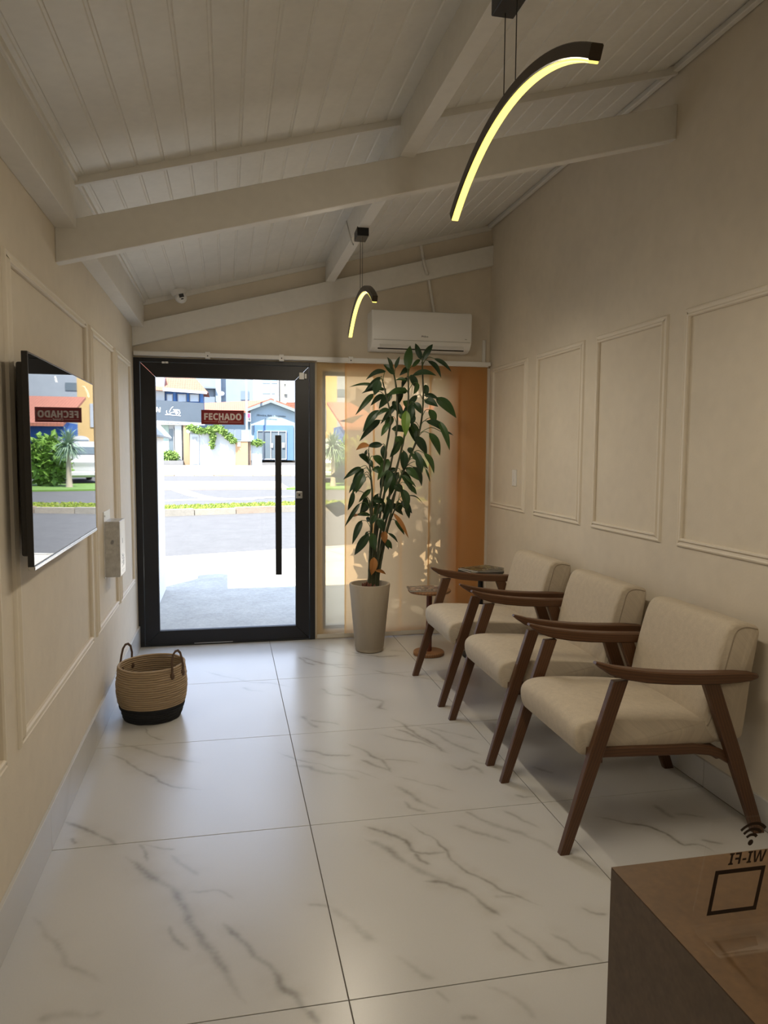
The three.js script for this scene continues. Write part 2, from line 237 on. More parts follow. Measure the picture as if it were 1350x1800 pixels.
// ------------------------------------------------------------------ ceiling: boards along the room on sloping ties
const slope = Math.atan(0.266), ceiling = struct('ceiling', null, null, 'sloping ceiling of white painted tongue-and-groove boards', 'ceiling');
mesh('unseen_roof_deck', prism([[-0.15, yCeil(-0.15) + 0.016], [W + 0.16, yCeil(W + 0.16) + 0.016], [W + 0.16, yCeil(W + 0.16) + 0.18], [-0.15, yCeil(-0.15) + 0.18]], BACK + 0.15).translate(0, 0, 0), whitePaint, ceiling);  // unseen slab above the boards, keeps daylight out of the room
{ const step = 0.1062, n = 27, r = rng(8), hw = step / 2 / Math.cos(slope), prof = [[-hw, 0.014], [-hw, 0.0045], [-hw + 0.004, 0], [hw - 0.012, 0], [hw - 0.008, 0.0034], [hw - 0.005, 0.0034], [hw, 0.0045], [hw, 0.014]];
  for (let i = 0; i < n; i++) for (const [z0, z1] of [[0, 2.586], [2.614, BACK]]) {
    const x = 0.02 + (i + 0.5) * step; if (x > W - 0.02) continue;
    const up = (r() - 0.5) * 0.0006, g = prism(prof.map(([a, b]) => [a, b]), z1 - z0);
    const m = mesh('board', metric(toCreasedNormals(g.toNonIndexed(), 0.3)), boardPaint[Math.floor(r() * 3)], ceiling); m.rotation.z = slope; m.position.set(x, yCeil(x) + up, z0);
  }
  mesh('batten', prism([[0.06, yCeil(0.06) - 0.03], [W, yCeil(W) - 0.03], [W, yCeil(W) + 0.01], [0.06, yCeil(0.06) + 0.01]], 0.026).translate(0, 0, 2.587), whitePaint, ceiling);
  for (const [x, w] of [[0.085, 0.03], [W - 0.01, 0.03]]) mesh('edge_trim', box(x - w / 2, x + w / 2, yCeil(x) - 0.018, yCeil(x) + 0.012, 0, BACK, 0.006), whitePaint, ceiling);
  mesh('edge_trim', prism([[0.06, yCeil(0.06) - 0.035], [W, yCeil(W) - 0.035], [W, yCeil(W) + 0.005], [0.06, yCeil(0.06) + 0.005]], 0.02), whitePaint, ceiling); }
function tie(z0, z1, label) { const o = struct('tie_beam', toCreasedNormals(metric(prism([[0, yTie(0) - 0.162], [W + 0.012, yTie(W + 0.012) - 0.162], [W + 0.012, yTie(W + 0.012)], [0, yTie(0)]], z1 - z0, 0.003, 1).translate(0, 0, z0)), 0.5), whitePaint, label, 'beam'); return o; }
tie(2.535, 2.6, 'sloping painted roof beam crossing the open room'); tie(0, 0.055, 'sloping painted roof beam against the street wall'); tie(5.1, 5.165, 'unseen sloping painted roof beam above the reception desk');  // the last beam is out of view, continuing the beam spacing
const purlin = struct('ridge_purlin', box(1.467, 1.535, yTie(1.467) + 0.001, yCeil(1.5) + 0.004, 0, BACK, 0.003), whitePaint, 'white roof purlin running the length of the room under the boards', 'beam');
struct('wall_plate', box(0, 0.085, 2.462, yCeil(0) + 0.02, 0, BACK, 0.003), whitePaint, 'white timber wall plate along the top of the television wall', 'beam');

// ------------------------------------------------------------------ glass door
{
  const d = thing('glass_door', 'black framed glass entrance door with a long vertical bar handle', 'door', [0, 0, 0]); d.userData.kind = 'thing';
  const jw = 0.046, mitred = (x0, x1, y0, y1, w, z0, z1, name, m, lo = true) => {   // four members with 45-degree corners
    const c = [[x0, y0, 1, 1], [x1, y0, -1, 1], [x1, y1, -1, -1], [x0, y1, 1, -1]];
    for (let k = 0; k < 4; k++) { const [a, b] = [c[k], c[(k + 1) % 4]], g = 0.0006, v = k % 2 === 0;
      const pts = [[a[0], a[1]], [b[0], b[1]], [b[0] + b[2] * w, b[1] + b[3] * w], [a[0] + a[2] * w, a[1] + a[3] * w]].map(([x, y], i) => { const cx = (a[0] + b[0]) / 2, cy = (a[1] + b[1]) / 2; return v ? [x + Math.sign(cx - x) * g, y] : [x, y + Math.sign(cy - y) * g]; });
      mesh(name, metric(toCreasedNormals(prism(pts, z1 - z0, 0.002, 1).translate(0, 0, z0).toNonIndexed(), 0.4)), m, d); } };
  for (const [x0, x1, y0, y1] of [[0.002, jw, 0.001, DH - 0.002], [DX - jw, DX - 0.002, 0.001, DH - 0.002], [jw, DX - jw, DH - 0.032, DH - 0.002]]) mesh('jamb', box(x0, x1, y0, y1, -0.07, 0.018, 0.002), black, d);
  mesh('threshold', box(jw, DX - jw, 0.001, 0.009, -0.07, 0.018, 0.002), black, d);
  mitred(jw + 0.004, DX - jw - 0.004, 0.012, DH - 0.035, 0.108, -0.045, 0.012, 'stile', black);
  mitred(jw + 0.1, DX - jw - 0.1, 0.11, DH - 0.131, 0.012, -0.03, 0.004, 'glazing_bead', blackMatt);
  mesh('pane', box(0.152, 1.188, 0.12, 2.086, -0.014, -0.014), glass, d);
  const hz = 0.075, hx = hit(489.5, 880, 'z', hz).x, h0 = hit(490, 1010, 'z', hz).y, h1 = hit(490, 765, 'z', hz).y;
  mesh('handle', box(hx - 0.024, hx + 0.024, h0, h1, hz - 0.012, hz + 0.012, 0.003), black, d);
  for (const y of [h0 + 0.18, h1 - 0.18]) mesh('handle_mount', new THREE.CylinderGeometry(0.009, 0.009, hz - 0.0, 14).rotateX(Math.PI / 2).translate(hx, y, hz / 2 - 0.012), steel, d);
  const lk = hit(526, 870, 'z', 0.02), l = mesh('lock', box(lk.x - 0.026, lk.x + 0.026, lk.y - 0.028, lk.y + 0.028, 0.012, 0.024, 0.004), steel, d);
  mesh('keyhole', new THREE.CylinderGeometry(0.009, 0.009, 0.006, 18).rotateX(Math.PI / 2).translate(lk.x, lk.y, 0.026), blackMatt, l);
  const b = hit(262, 1131, 'z', 0.02);
  mesh('closer_plate', box(0.42, 0.72, 0.0105, 0.016, 0.012, 0.016), steel, d);
  for (const px of [287, 293]) { const q = hit(px, 637, 'z', 0.02); mesh('fixing', box(q.x - 0.011, q.x + 0.011, q.y - 0.007, q.y + 0.007, 0.012, 0.0215, 0.002), whitePlastic, d); }
  // alarm contact
  const s = hit(532, 661, 'z', 0.025), c = thing('alarm_contact', 'small white alarm sensor on the upper corner of the door frame', 'sensor', [s.x, s.y, 0.018]);
  mesh('sensor_body', box(-0.028, 0.012, -0.027, 0.027, -0.005, 0.014, 0.004), whitePlastic, c); mesh('magnet', box(0.016, 0.031, -0.02, 0.018, 0, 0.012, 0.003), whitePlastic, c);
  // notice
  const g0 = hit(391.5, 733.5, 'z', 0.006), sg = thing('closed_sign', 'red plastic sign with pale lettering stuck on the door glass', 'sign', [g0.x, g0.y, -0.0125]);
  mesh('board', box(-0.164, 0.164, -0.056, 0.056, 0, 0.004, 0.0015), mat([0.33, 0.012, 0.02], 0.4), sg);
  const ink = print(1024, 350, (k, w, h) => { k.fillStyle = '#8c1420'; k.fillRect(0, 0, w, h); k.strokeStyle = '#6d3a3c'; k.lineWidth = 10; k.strokeRect(14, 14, w - 28, h - 28); k.fillStyle = '#e9dcd6'; k.textAlign = 'center'; k.textBaseline = 'alphabetic'; k.font = 'bold 205px sans-serif'; const tw = k.measureText('FECHADO').width; k.save(); k.translate(w / 2, 240); k.scale(930 / tw, 1.1); k.fillText('FECHADO', 0, 0); k.strokeStyle = '#e9dcd6'; k.lineWidth = 9; k.strokeText('FECHADO', 0, 0); k.restore(); k.font = 'italic bold 74px sans-serif'; k.fillText('Closed', w / 2, 312); k.fillRect(55, 286, 320, 5); k.fillRect(650, 290, 320, 5); });
  const pl = new THREE.PlaneGeometry(0.322, 0.107); pl.translate(0, 0, 0.0046); mesh('print', pl, mat([1, 1, 1], 0.35, { map: ink }), sg);
}

// ------------------------------------------------------------------ panel blind and its track
{
  const b = thing('panel_blind', 'tan sliding fabric panel blind hanging over the shop window', 'blind', [0, 0, 0]);
  const sheer = mat([0.90, 0.76, 0.53], 0.62, { transmission: 0.9, thickness: 0, specularIntensity: 0.1, side: THREE.DoubleSide }), dense = mat([0.81, 0.535, 0.27], 0.86, { transmission: 0.82, thickness: 0, specularIntensity: 0.1 });
  const edge = [1.394, 1.632, 1.862, 2.096, 2.335, 2.58, 2.815];
  const r0 = hit(232, 620, 'z', 0.05).y, y1 = 2.262;
  for (let i = 0; i < 6; i++) {
    const z = 0.034 + (i % 3) * 0.008, rings = [];
    for (let k = 0; k <= 12; k++) { const y = lerp(0.045, y1 - 0.012, k / 12), w = 0.0025 * Math.sin(k * 0.7 + i * 2); rings.push([V(edge[i] - (i ? 0.012 : 0), y, z + w), V((edge[i] + edge[i + 1]) / 2, y, z - w), V(edge[i + 1], y, z + w * 0.5)]); }
    mesh('fabric_panel', loft(rings, { caps: false, close: false, crease: 1.5 }), i === 0 ? sheer : dense, b);
    mesh('weight_bar', box(edge[i] - (i ? 0.012 : 0), edge[i + 1], 0.012, 0.046, z - 0.002, z + 0.002, 0.001), mat([0.60, 0.56, 0.48], 0.4), b);
  }
  mesh('track', box(0.01, W - 0.002, y1 - 0.012, y1 + 0.02, 0.028, 0.075, 0.004), whitePlastic, b);
  mesh('track_lip', box(1.39, W - 0.02, y1 - 0.02, y1 - 0.011, 0.03, 0.072, 0.002), whitePlastic, b);
  for (const px of [365, 495, 617]) { const q = hit(px, 628, 'z', 0.078), k = mesh('bracket', box(q.x - 0.018, q.x + 0.018, y1 - 0.022, y1 + 0.028, 0.03, 0.0785, 0.002), whitePlastic, b); mesh('screw', new THREE.CylinderGeometry(0.005, 0.005, 0.003, 12).rotateX(Math.PI / 2).translate(q.x, y1 - 0.002, 0.079), blackMatt, k); }
  struct('trim_20', box(W - 0.028, W + 0.0115, 0.13, 2.24, 0.004, 0.022, 0.004), whitePlastic, 'white corner strip beside the panel blind', 'trim');
  struct('trim_21', box(W - 0.055, W - 0.03, 2.285, 2.47, 0, 0.018, 0.003), whitePlastic, 'short white cable duct rising from the blind track', 'trim');
}

// ------------------------------------------------------------------ air conditioner
{
  const zf = 0.2, a0 = hit(655, 548, 'z', zf), a1 = hit(829, 611, 'z', zf), x0 = a0.x - 0.005, x1 = a1.x, yT = hit(740, 547, 'z', zf).y, yB = hit(740, 618, 'z', 0.14).y;
  const a = thing('air_conditioner', 'white split air conditioner mounted above the panel blind', 'air conditioner', [(x0 + x1) / 2, yB, 0]), w = (x1 - x0) / 2, h = yT - yB;
  const prof = [[0.002, 0], [0.12, 0], [0.165, 0.018], [0.2, 0.062], [0.208, 0.1], [0.208, h - 0.03], [0.2, h - 0.006], [0.185, h], [0.002, h]];
  const body = toCreasedNormals(prism(prof.map(([z, y]) => [-z, y]), 2 * w, 0.012, 3).rotateY(Math.PI / 2).translate(-w, 0, 0).toNonIndexed(), 0.5);
  mesh('casing', metric(body), whitePlastic, a);
  const fl = mesh('air_flap', new RoundedBoxGeometry(2 * w - 0.13, 0.006, 0.062, 2, 0.002).rotateX(0.86).translate(0, 0.036, 0.187), whitePlastic, a);
  mesh('outlet_slot', new THREE.BoxGeometry(2 * w - 0.11, 0.008, 0.012).rotateX(0.86).translate(0, 0.0145, 0.1585), blackMatt, a);
  mesh('panel_seam', box(-w + 0.015, w - 0.015, 0.0735, 0.0755, 0.2, 0.2062), mat([0.3, 0.29, 0.27], 0.8), a);
  const logo = print(256, 96, (k) => { k.clearRect(0, 0, 256, 96); k.fillStyle = '#4a463e'; k.font = 'bold 74px sans-serif'; k.fillText('Philco', 6, 72); });
  mesh('logo', new THREE.PlaneGeometry(0.066, 0.025).translate(0.02, 0.108, 0.2086), mat([1, 1, 1], 0.5, { map: logo, transparent: true }), a);
  const eco = print(128, 64, (k) => { k.clearRect(0, 0, 128, 64); k.fillStyle = '#4a463e'; k.font = 'bold 40px sans-serif'; k.fillText('inv.', 8, 46); });
  mesh('logo', new THREE.PlaneGeometry(0.034, 0.017).translate(w - 0.045, 0.098, 0.2086), mat([1, 1, 1], 0.5, { map: eco, transparent: true }), a);
  // pipe to the ceiling
  const p0 = hit(763, 549, 'z', 0.02), p1 = hit(752, 482, 'z', 0.02), p2 = hit(751, 481, 'z', 0.075), p3 = hit(745, 459, 'z', 0.075), p4 = hit(744, 455, 'z', 0.025), p5 = hit(740, 432, 'z', 0.025);
  tag(mesh('drain_pipe', [tube([p0, p0.clone().lerp(p1, 0.5), p1, p1.clone().lerp(p2, 0.5).add(V(0, 0.004, 0)), p2, p3, p3.clone().lerp(p4, 0.5).add(V(0, 0.006, 0)), p4, p5], 0.012, 10, 60)], whitePaint), 'white painted pipe running over the beam down to the air conditioner', 'pipe');
}

// ------------------------------------------------------------------ arc pendants: a glowing strip along the inside of a bronze arc
const bronze = mat([0.06, 0.045, 0.032], 0.4, { metalness: 0.6 });
const strip = new THREE.MeshStandardMaterial({ color: 0xffe9a0, emissive: lin(1.0, 0.80, 0.16), emissiveIntensity: 1.15, roughness: 0.6 });
function pendant(at, turn, tilt, label) {
  const p = thing('arc_pendant', label, 'pendant lamp', at, turn, 'arc pendants under the purlin'), half = 0.525, rise = 0.152, R = (half * half + rise * rise) / (2 * rise), A = Math.asin(half / R), top = yTie(1.5) - at[1];
  const arc = (r) => Array.from({ length: 33 }, (_, i) => { const a = lerp(-A, A, i / 32); return V(0, Math.cos(a) * r - R + (Math.sin(a) * r) * tilt, Math.sin(a) * r); });
  mesh('arc_body', bar(arc(R), V(1, 0, 0), [0.03, 0.034], 0.003), bronze, p);
  mesh('light_strip', bar(arc(R - 0.0185).slice(0), V(1, 0, 0), [0.024, 0.008], 0.002), strip, p);
  mesh('canopy', box(-0.035, 0.035, top - 0.055, top - 0.001, -0.07, 0.07, 0.004), black, p);
  for (const z of [-0.045, 0.045]) { const y = Math.sqrt(R * R - z * z) - R + 0.016 + z * tilt; mesh('cable', new THREE.CylinderGeometry(0.0015, 0.0015, top - 0.055 - y, 6).translate(0, (top - 0.055 + y) / 2, z), blackMatt, p); }
  for (let k = 0; k < 8; k++) {   // its light, from just inside the strip
    const a = lerp(-A, A, (k + 0.5) / 8), r = R - 0.034, l = new THREE.RectAreaLight(new THREE.Color().setRGB(1, 0.88, 0.70), 62 * LAMP, 0.03, 2 * A * R / 8);
    l.position.set(0, Math.cos(a) * r - R + Math.sin(a) * r * tilt, Math.sin(a) * r); p.add(l); p.updateMatrixWorld(true);
    l.lookAt(p.localToWorld(V(0, -R, 0))); l.name = 'strip_light';
  }
  return p;
}
pendant([1.5, 2.562, 3.865], 0, 0.04, 'glowing arc pendant hanging between the open beam and the desk');
pendant([1.5, 2.5, 1.44], -0.035, 0.035, 'glowing arc pendant hanging in front of the air conditioner');
pendant([1.5, 2.55, 6.4], 0, 0, 'unseen arc pendant above the reception desk, out of view, lighting the near floor');  // this pendant is out of view, placed to light the near floor and walls
{ const q = [[608, 386], [612, 402], [617, 421], [621, 430]].map(([a, b]) => hit(a, b, 'x', 1.464)); tag(mesh('lamp_wire_duct', tube(q, 0.004, 6)), 'thin white wire duct on the purlin beside the small pendant canopy', 'cable duct').material = whitePaint; }

// ------------------------------------------------------------------ security camera
{
  const q = hit(313, 512, 'z', 0.13), c = thing('security_camera', 'white turret security camera fixed to the ceiling boards', 'camera', [q.x, yCeil(q.x) - 0.0005, 0.13]); c.rotation.z = slope;
  mesh('mount', lathe([[0, 0], [0.056, 0], [0.058, -0.008], [0.054, -0.03], [0.045, -0.04], [0, -0.04]], 32), whitePlastic, c);
  const ball = mesh('eyeball', new THREE.SphereGeometry(0.044, 28, 18).translate(0.006, -0.06, 0.012), whitePlastic, c);
  const face = new THREE.Group();
  const f = (w, h, y, m, n) => { const k = mesh(n, box(-w / 2, w / 2, y - h / 2, y + h / 2, 0, 0.004, 0.002), m, c); k.position.set(0.012, -0.064, 0.0525); k.rotation.set(0.18, 0.3, 0); };
  f(0.036, 0.026, 0.008, black, 'lens_window'); f(0.02, 0.009, -0.016, black, 'infrared_window');
}

// ------------------------------------------------------------------ television
{
  const X = 0.082, c = [[43, 619], [162, 671], [175, 930], [60, 990]].map(([a, b]) => hit(a, b, 'x', X)), zN = (c[0].z + c[3].z) / 2, zF = (c[1].z + c[2].z) / 2, y1 = (c[0].y + c[1].y) / 2, y0 = (c[2].y + c[3].y) / 2, w = (zN - zF) / 2, h = (y1 - y0) / 2;
  const t = thing('television', 'black flat screen television mounted on the molded wall, mirroring the street', 'television', [X, (y0 + y1) / 2, (zN + zF) / 2], 0.008);
  const shell = mat([0.012, 0.012, 0.013], 0.35);
  mesh('back_cover', box(-0.045, -0.008, -h + 0.03, h - 0.03, -w + 0.03, w - 0.03, 0.008), shell, t);
  mesh('rim', [box(-0.02, -0.0005, -h, h, -w, -w + 0.006, 0.002), box(-0.02, -0.0005, -h, h, w - 0.006, w, 0.002), box(-0.02, -0.0005, h - 0.006, h, -w + 0.006, w - 0.006, 0.002), box(-0.02, -0.0005, -h, -h + 0.006, -w + 0.006, w - 0.006, 0.002)], shell, t);
  mesh('screen', box(-0.018, -0.001, -h + 0.005, h - 0.005, -w + 0.005, w - 0.005), mat([0.006, 0.006, 0.007], 0.015, { ior: 2.2 }), t);
  mesh('chin', box(-0.019, 0.002, -h - 0.012, -h + 0.001, -w, w, 0.002), mat([0.5, 0.5, 0.5], 0.25, { metalness: 0.9 }), t);
  mesh('wall_bracket', [box(-0.076, -0.045, -0.2, 0.2, -0.25, -0.2), box(-0.076, -0.045, -0.2, 0.2, 0.2, 0.25), box(-0.077, -0.07, -0.12, 0.12, -0.3, 0.3)], blackMatt, t);
}

// ------------------------------------------------------------------ white box on the wall
{
  const zN = 1.56, xO = hit(211, 965, 'z', zN).x, yT = hit(196, 917, 'z', zN).y, yB = hit(196, 1015, 'z', zN).y, zF = hit(220, 960, 'x', xO).z;
  const b = thing('wall_dispenser', 'white metal dispenser box with a dark floral print, screwed to the wall', 'dispenser', [0, yB, zN]);
  const tin = mat([0.66, 0.655, 0.63], 0.4, { metalness: 0.25, map: tex(128, 256, (u, v) => { const k = 0.9 + 0.06 * tn(u, v, 5, 9) + 0.04 * tn(u, v, 20, 20, 3), s = smooth(0.55, 0.75, tn(u, v, 4, 5, 9)) * 0.25; return [k - s, k - s, k - s * 0.9]; }) });
  const h = yT - yB, d = zN - zF; tin.map.repeat.set(4, 3);
  mesh('casing', box(0.004, xO, 0, h, -d, 0, 0.004), tin, b);
  mesh('back_plate', box(0.0005, 0.005, -0.006, h + 0.055, -d - 0.005, 0.006, 0.002), whitePlastic, b);
  mesh('screw', new THREE.CylinderGeometry(0.006, 0.006, 0.004, 14).rotateZ(Math.PI / 2).translate(0.006, h + 0.03, -0.02), steel, b);
  const art = print(256, 640, (k, w, hh) => { k.fillStyle = '#f1efe9'; k.fillRect(0, 0, w, hh); const r = rng(3); k.fillStyle = '#4b4a48'; for (let i = 0; i < 70; i++) { const y = 400 + r() * 150, x = 128 + (r() - 0.5) * 110; k.beginPath(); k.ellipse(x, y, 6 + r() * 12, 4 + r() * 8, r() * 3, 0, 7); k.fill(); } k.fillRect(125, 380, 5, 40); k.fillStyle = '#9a9995'; k.fillRect(70, 585, 120, 6); k.fillRect(90, 605, 80, 5); k.fillRect(110, 210, 30, 60); });
  mesh('front_print', new THREE.PlaneGeometry(d - 0.006, h - 0.006).rotateY(Math.PI / 2).translate(xO + 0.0006, h / 2, -d / 2), mat([1, 1, 1], 0.35, { map: art }), b);
}
{ const q = hit(905, 840, 'x', W + 0.012), s = thing('light_switch', 'white light switch plate on the wall near the blind', 'light switch', [W + 0.012, q.y, q.z]); mesh('plate', box(-0.008, 0, -0.063, 0.063, -0.04, 0.04, 0.003), whitePlastic, s); mesh('rocker', box(-0.012, -0.007, -0.025, 0.025, -0.012, 0.012, 0.002), whitePlastic, s); }

// ------------------------------------------------------------------ armchairs
const CX = 1.925;
function armchair() {
  const t = new THREE.Group(), O = (u, y, z) => V(u - 0.46, y, z);
  const ring = (u0, u1, y, z0, z1, c = 0.004) => [[u0 + c, z0], [u1 - c, z0], [u1, z0 + c], [u1, z1 - c], [u1 - c, z1], [u0 + c, z1], [u0, z1 - c], [u0, z0 + c]].map(([u, z]) => O(u, y, z));
  for (const s of [-1, 1]) {
    const z0 = s > 0 ? 0.300 : -0.332, z1 = s > 0 ? 0.332 : -0.300;
    mesh('leg', loft([ring(0.002, 0.042, 0, z0, z1), ring(0.108, 0.166, 0.37, z0, z1), ring(0.205, 0.266, 0.672, z0, z1)]), walnut, t);
    mesh('leg', loft([ring(0.852, 0.902, 0, z0, z1), ring(0.724, 0.787, 0.32, z0, z1), ring(0.592, 0.662, 0.648, z0, z1)]), walnut, t);
    const a = [[0.128, 0.748, 0.010, 0.026], [0.15, 0.737, 0.022, 0.034], [0.19, 0.718, 0.036, 0.042], [0.25, 0.702, 0.044, 0.050], [0.34, 0.686, 0.047, 0.056], [0.446, 0.674, 0.047, 0.058], [0.56, 0.666, 0.046, 0.058], [0.66, 0.662, 0.045, 0.056], [0.74, 0.660, 0.042, 0.050], [0.80, 0.658, 0.034, 0.040], [0.832, 0.656, 0.022, 0.028], [0.842, 0.655, 0.010, 0.014]];
    mesh('armrest', bar(a.map(([u, y], i) => O(u, y, s * (0.318 + 0.006 * Math.sin(Math.PI * i / 11)))), V(0, 0, 1), (q, i) => [a[i][3], a[i][2]], 0.006), walnut, t);
    const rl = [[0.12, 0.386], [0.3, 0.378], [0.46, 0.370], [0.58, 0.366], [0.65, 0.355], [0.70, 0.337], [0.745, 0.310]];
    mesh('side_rail', bar(rl.map(([u, y]) => O(u, y, s * 0.297)), V(0, 0, 1), [0.026, 0.038], 0.004), walnut, t);
  }
  mesh('cross_rail', box(0.16 - 0.46, 0.19 - 0.46, 0.335, 0.368, -0.29, 0.29, 0.003), walnut, t); mesh('cross_rail', box(0.69 - 0.46, 0.72 - 0.46, 0.31, 0.345, -0.29, 0.29, 0.003), walnut, t);
  // upholstery: side outline swept across the width, rounded at its edges, crowned on top
  const soft = (outline, half, round, crown) => {
    const n = 26, rings = []; let cx = 0, cy = 0; for (const [u, y] of outline) { cx += u / outline.length; cy += y / outline.length; }
    for (let i = 0; i <= n; i++) { const k = Math.sin((i / n - 0.5) * Math.PI), z = half * (Math.abs(i / n - 0.5) < 0.5 ? Math.sign(k) * (1 - (1 - Math.abs(k)) ** 1.0) : Math.sign(k)), e = clamp((half - Math.abs(z)) / round), inset = round * 0.75 * (1 - Math.sqrt(1 - (1 - e) ** 2));
      rings.push(outline.map(([u, y, free = 1]) => { const dx = u - cx, dy = y - cy, L = Math.hypot(dx, dy), q = 1 - inset * free / L; return O(cx + dx * q, cy + dy * q + crown * free * (1 - (z / half) ** 2) * (dy > 0 ? 1 : 0), z); })); }
    return loft(rings, { crease: 1.0 });
  };
  const seatLine = spline([[0.12, 0.368], [0.098, 0.374], [0.082, 0.405], [0.076, 0.45], [0.088, 0.483], [0.125, 0.503], [0.2, 0.509], [0.35, 0.502], [0.5, 0.488], [0.62, 0.472], [0.7, 0.462], [0.72, 0.42], [0.70, 0.378], [0.5, 0.372], [0.3, 0.37]], 46);
  const seat = mesh('seat', soft(seatLine, 0.283, 0.018, 0.012), fabric, t);
  const backLine = spline([[0.70, 0.375], [0.66, 0.40], [0.638, 0.45], [0.640, 0.52], [0.658, 0.62], [0.688, 0.74], [0.715, 0.82], [0.735, 0.852], [0.765, 0.866], [0.815, 0.862], [0.852, 0.853], [0.868, 0.835], [0.862, 0.78], [0.838, 0.60], [0.812, 0.42], [0.80, 0.385], [0.76, 0.374]], 52);
  const back = mesh('backrest', soft(backLine, 0.29, 0.022, 0), fabric, t);
  for (const s of [-1, 1]) {
    const pb = [[0.645, 0.45], [0.668, 0.50], [0.70, 0.62], [0.735, 0.76], [0.762, 0.835], [0.80, 0.848], [0.856, 0.838]];
    mesh('piping', tube(pb.map(([u, y]) => O(u, y, s * 0.2885)), 0.0034, 6, 40), piping, back);
  }
  return t;
}
const chair0 = armchair(), chairGroup = 'cream armchairs along the wall';
[[3.119, 'cream upholstered armchair with brown wooden arms beside the reception desk'], [2.2925, 'cream upholstered armchair with brown wooden arms, middle of the row'], [1.4355, 'cream upholstered armchair with brown wooden arms beside the small side tables']].forEach(([z, label], i) => { const c = i ? chair0.clone() : chair0; c.name = numbered('armchair'); c.position.set(CX + 0.46, 0, z); c.userData = {}; tag(c, label, 'armchair', chairGroup); scene.add(c); });

// ------------------------------------------------------------------ side tables with magazines
const redWood = mat([0.20, 0.055, 0.028], 0.4, { map: rep(T.wood, 5, 1.5) }), oak = mat([0.40, 0.20, 0.085], 0.5, { map: rep(T.wood, 3, 2) });
function roundTable(x, z, y, rTop, rBase, pole, mTop, mPole, mBase, label, name) {
  const t = thing(name, label, 'side table', [x, 0, z]);
  mesh('base', lathe([[0, 0.001], [rBase - 0.004, 0.001], [rBase, 0.005], [rBase, 0.022], [rBase - 0.005, 0.028], [0, 0.028]]), mBase, t);
  mesh('post', lathe([[pole, 0.028], [pole, y - 0.024], [pole * 1.3, y - 0.02], [0, y - 0.02]], 24), mPole, t);
  mesh('table_top', lathe([[0, y - 0.02], [rTop - 0.008, y - 0.02], [rTop, y - 0.012], [rTop, y - 0.004], [rTop - 0.004, y], [0, y]]), mTop, t); return t;
}
const tb = hit(750, 1148, 'y', 0.02), tb1 = [2.18, 0.62], ty1 = hit(748, 1036, 'z', tb1[1]).y;
roundTable(tb1[0], tb1[1], ty1, 0.163, 0.118, 0.022, oak, redWood, oak, 'round wooden side table on a reddish post, by the potted plant', 'wooden_side_table');
const tb2 = [2.545, 0.74], ty2 = hit(831, 1003, 'z', tb2[1]).y;
roundTable(tb2[0], tb2[1], ty2, 0.172, 0.13, 0.021, blackMatt, black, blackMatt, 'round black side table in the corner behind the first armchair', 'black_side_table');
function cover(seed, cols) { return print(512, 384, (k, w, h) => { const r = rng(seed); k.fillStyle = cols[0]; k.fillRect(0, 0, w, h); for (let i = 0; i < 60; i++) { k.fillStyle = cols[1 + Math.floor(r() * (cols.length - 1))]; k.beginPath(); k.ellipse(r() * w, r() * h, 8 + r() * 60, 5 + r() * 26, r() * 3, 0, 7); k.fill(); } k.fillStyle = '#ece7da'; for (let i = 0; i < 9; i++) { k.fillRect(40 + i * 48, h - 74, 20 + r() * 20, 8 + r() * 26); } k.strokeStyle = '#ece7da'; k.lineWidth = 6; k.beginPath(); for (let i = 0; i < 16; i++) k.lineTo(30 + i * 30, 34 + 14 * (i % 2)); k.stroke(); }); }
function magazine(x, y, z, turn, w, d, th, tilt, seed, cols, label) {
  const m = thing('magazine', label, 'magazine', [x, y, z], turn); m.rotation.x = tilt;
  mesh('pages', box(-w / 2 + 0.002, w / 2 - 0.002, 0.0008, th - 0.0008, -d / 2 + 0.002, d / 2 - 0.002), mat([0.75, 0.72, 0.66], 0.8), m);
  mesh('cover', [box(-w / 2, w / 2, th - 0.0008, th, -d / 2, d / 2), box(-w / 2, w / 2, 0, 0.0008, -d / 2, d / 2)], mat([0.07, 0.06, 0.05], 0.3), m);
  mesh('cover_print', new THREE.PlaneGeometry(w - 0.002, d - 0.002).rotateX(-Math.PI / 2).translate(0, th + 0.0004, 0), mat([1, 1, 1], 0.28, { map: cover(seed, cols) }), m);
}
magazine(2.155, ty1 + 0.0005, 0.625, -0.1, 0.275, 0.20, 0.008, 0, 4, ['#4c4038', '#7a4a46', '#a98579', '#2c2622', '#8b6e5c', '#c0a58f'], 'glossy magazine with a reddish cover on the wooden side table');
magazine(2.545, ty2 + 0.0005, 0.74, 0.18, 0.28, 0.205, 0.009, 0, 9, ['#2b2a22', '#4c4a33', '#6d6846', '#1b1a16', '#8f875f'], 'dark magazine lying flat on the black side table');
magazine(2.555, ty2 + 0.010, 0.735, 0.42, 0.27, 0.20, 0.008, 0, 17, ['#3a3827', '#5d5b3c', '#8a8358', '#22211a', '#a39a6c'], 'olive magazine on top of the pair on the black side table');

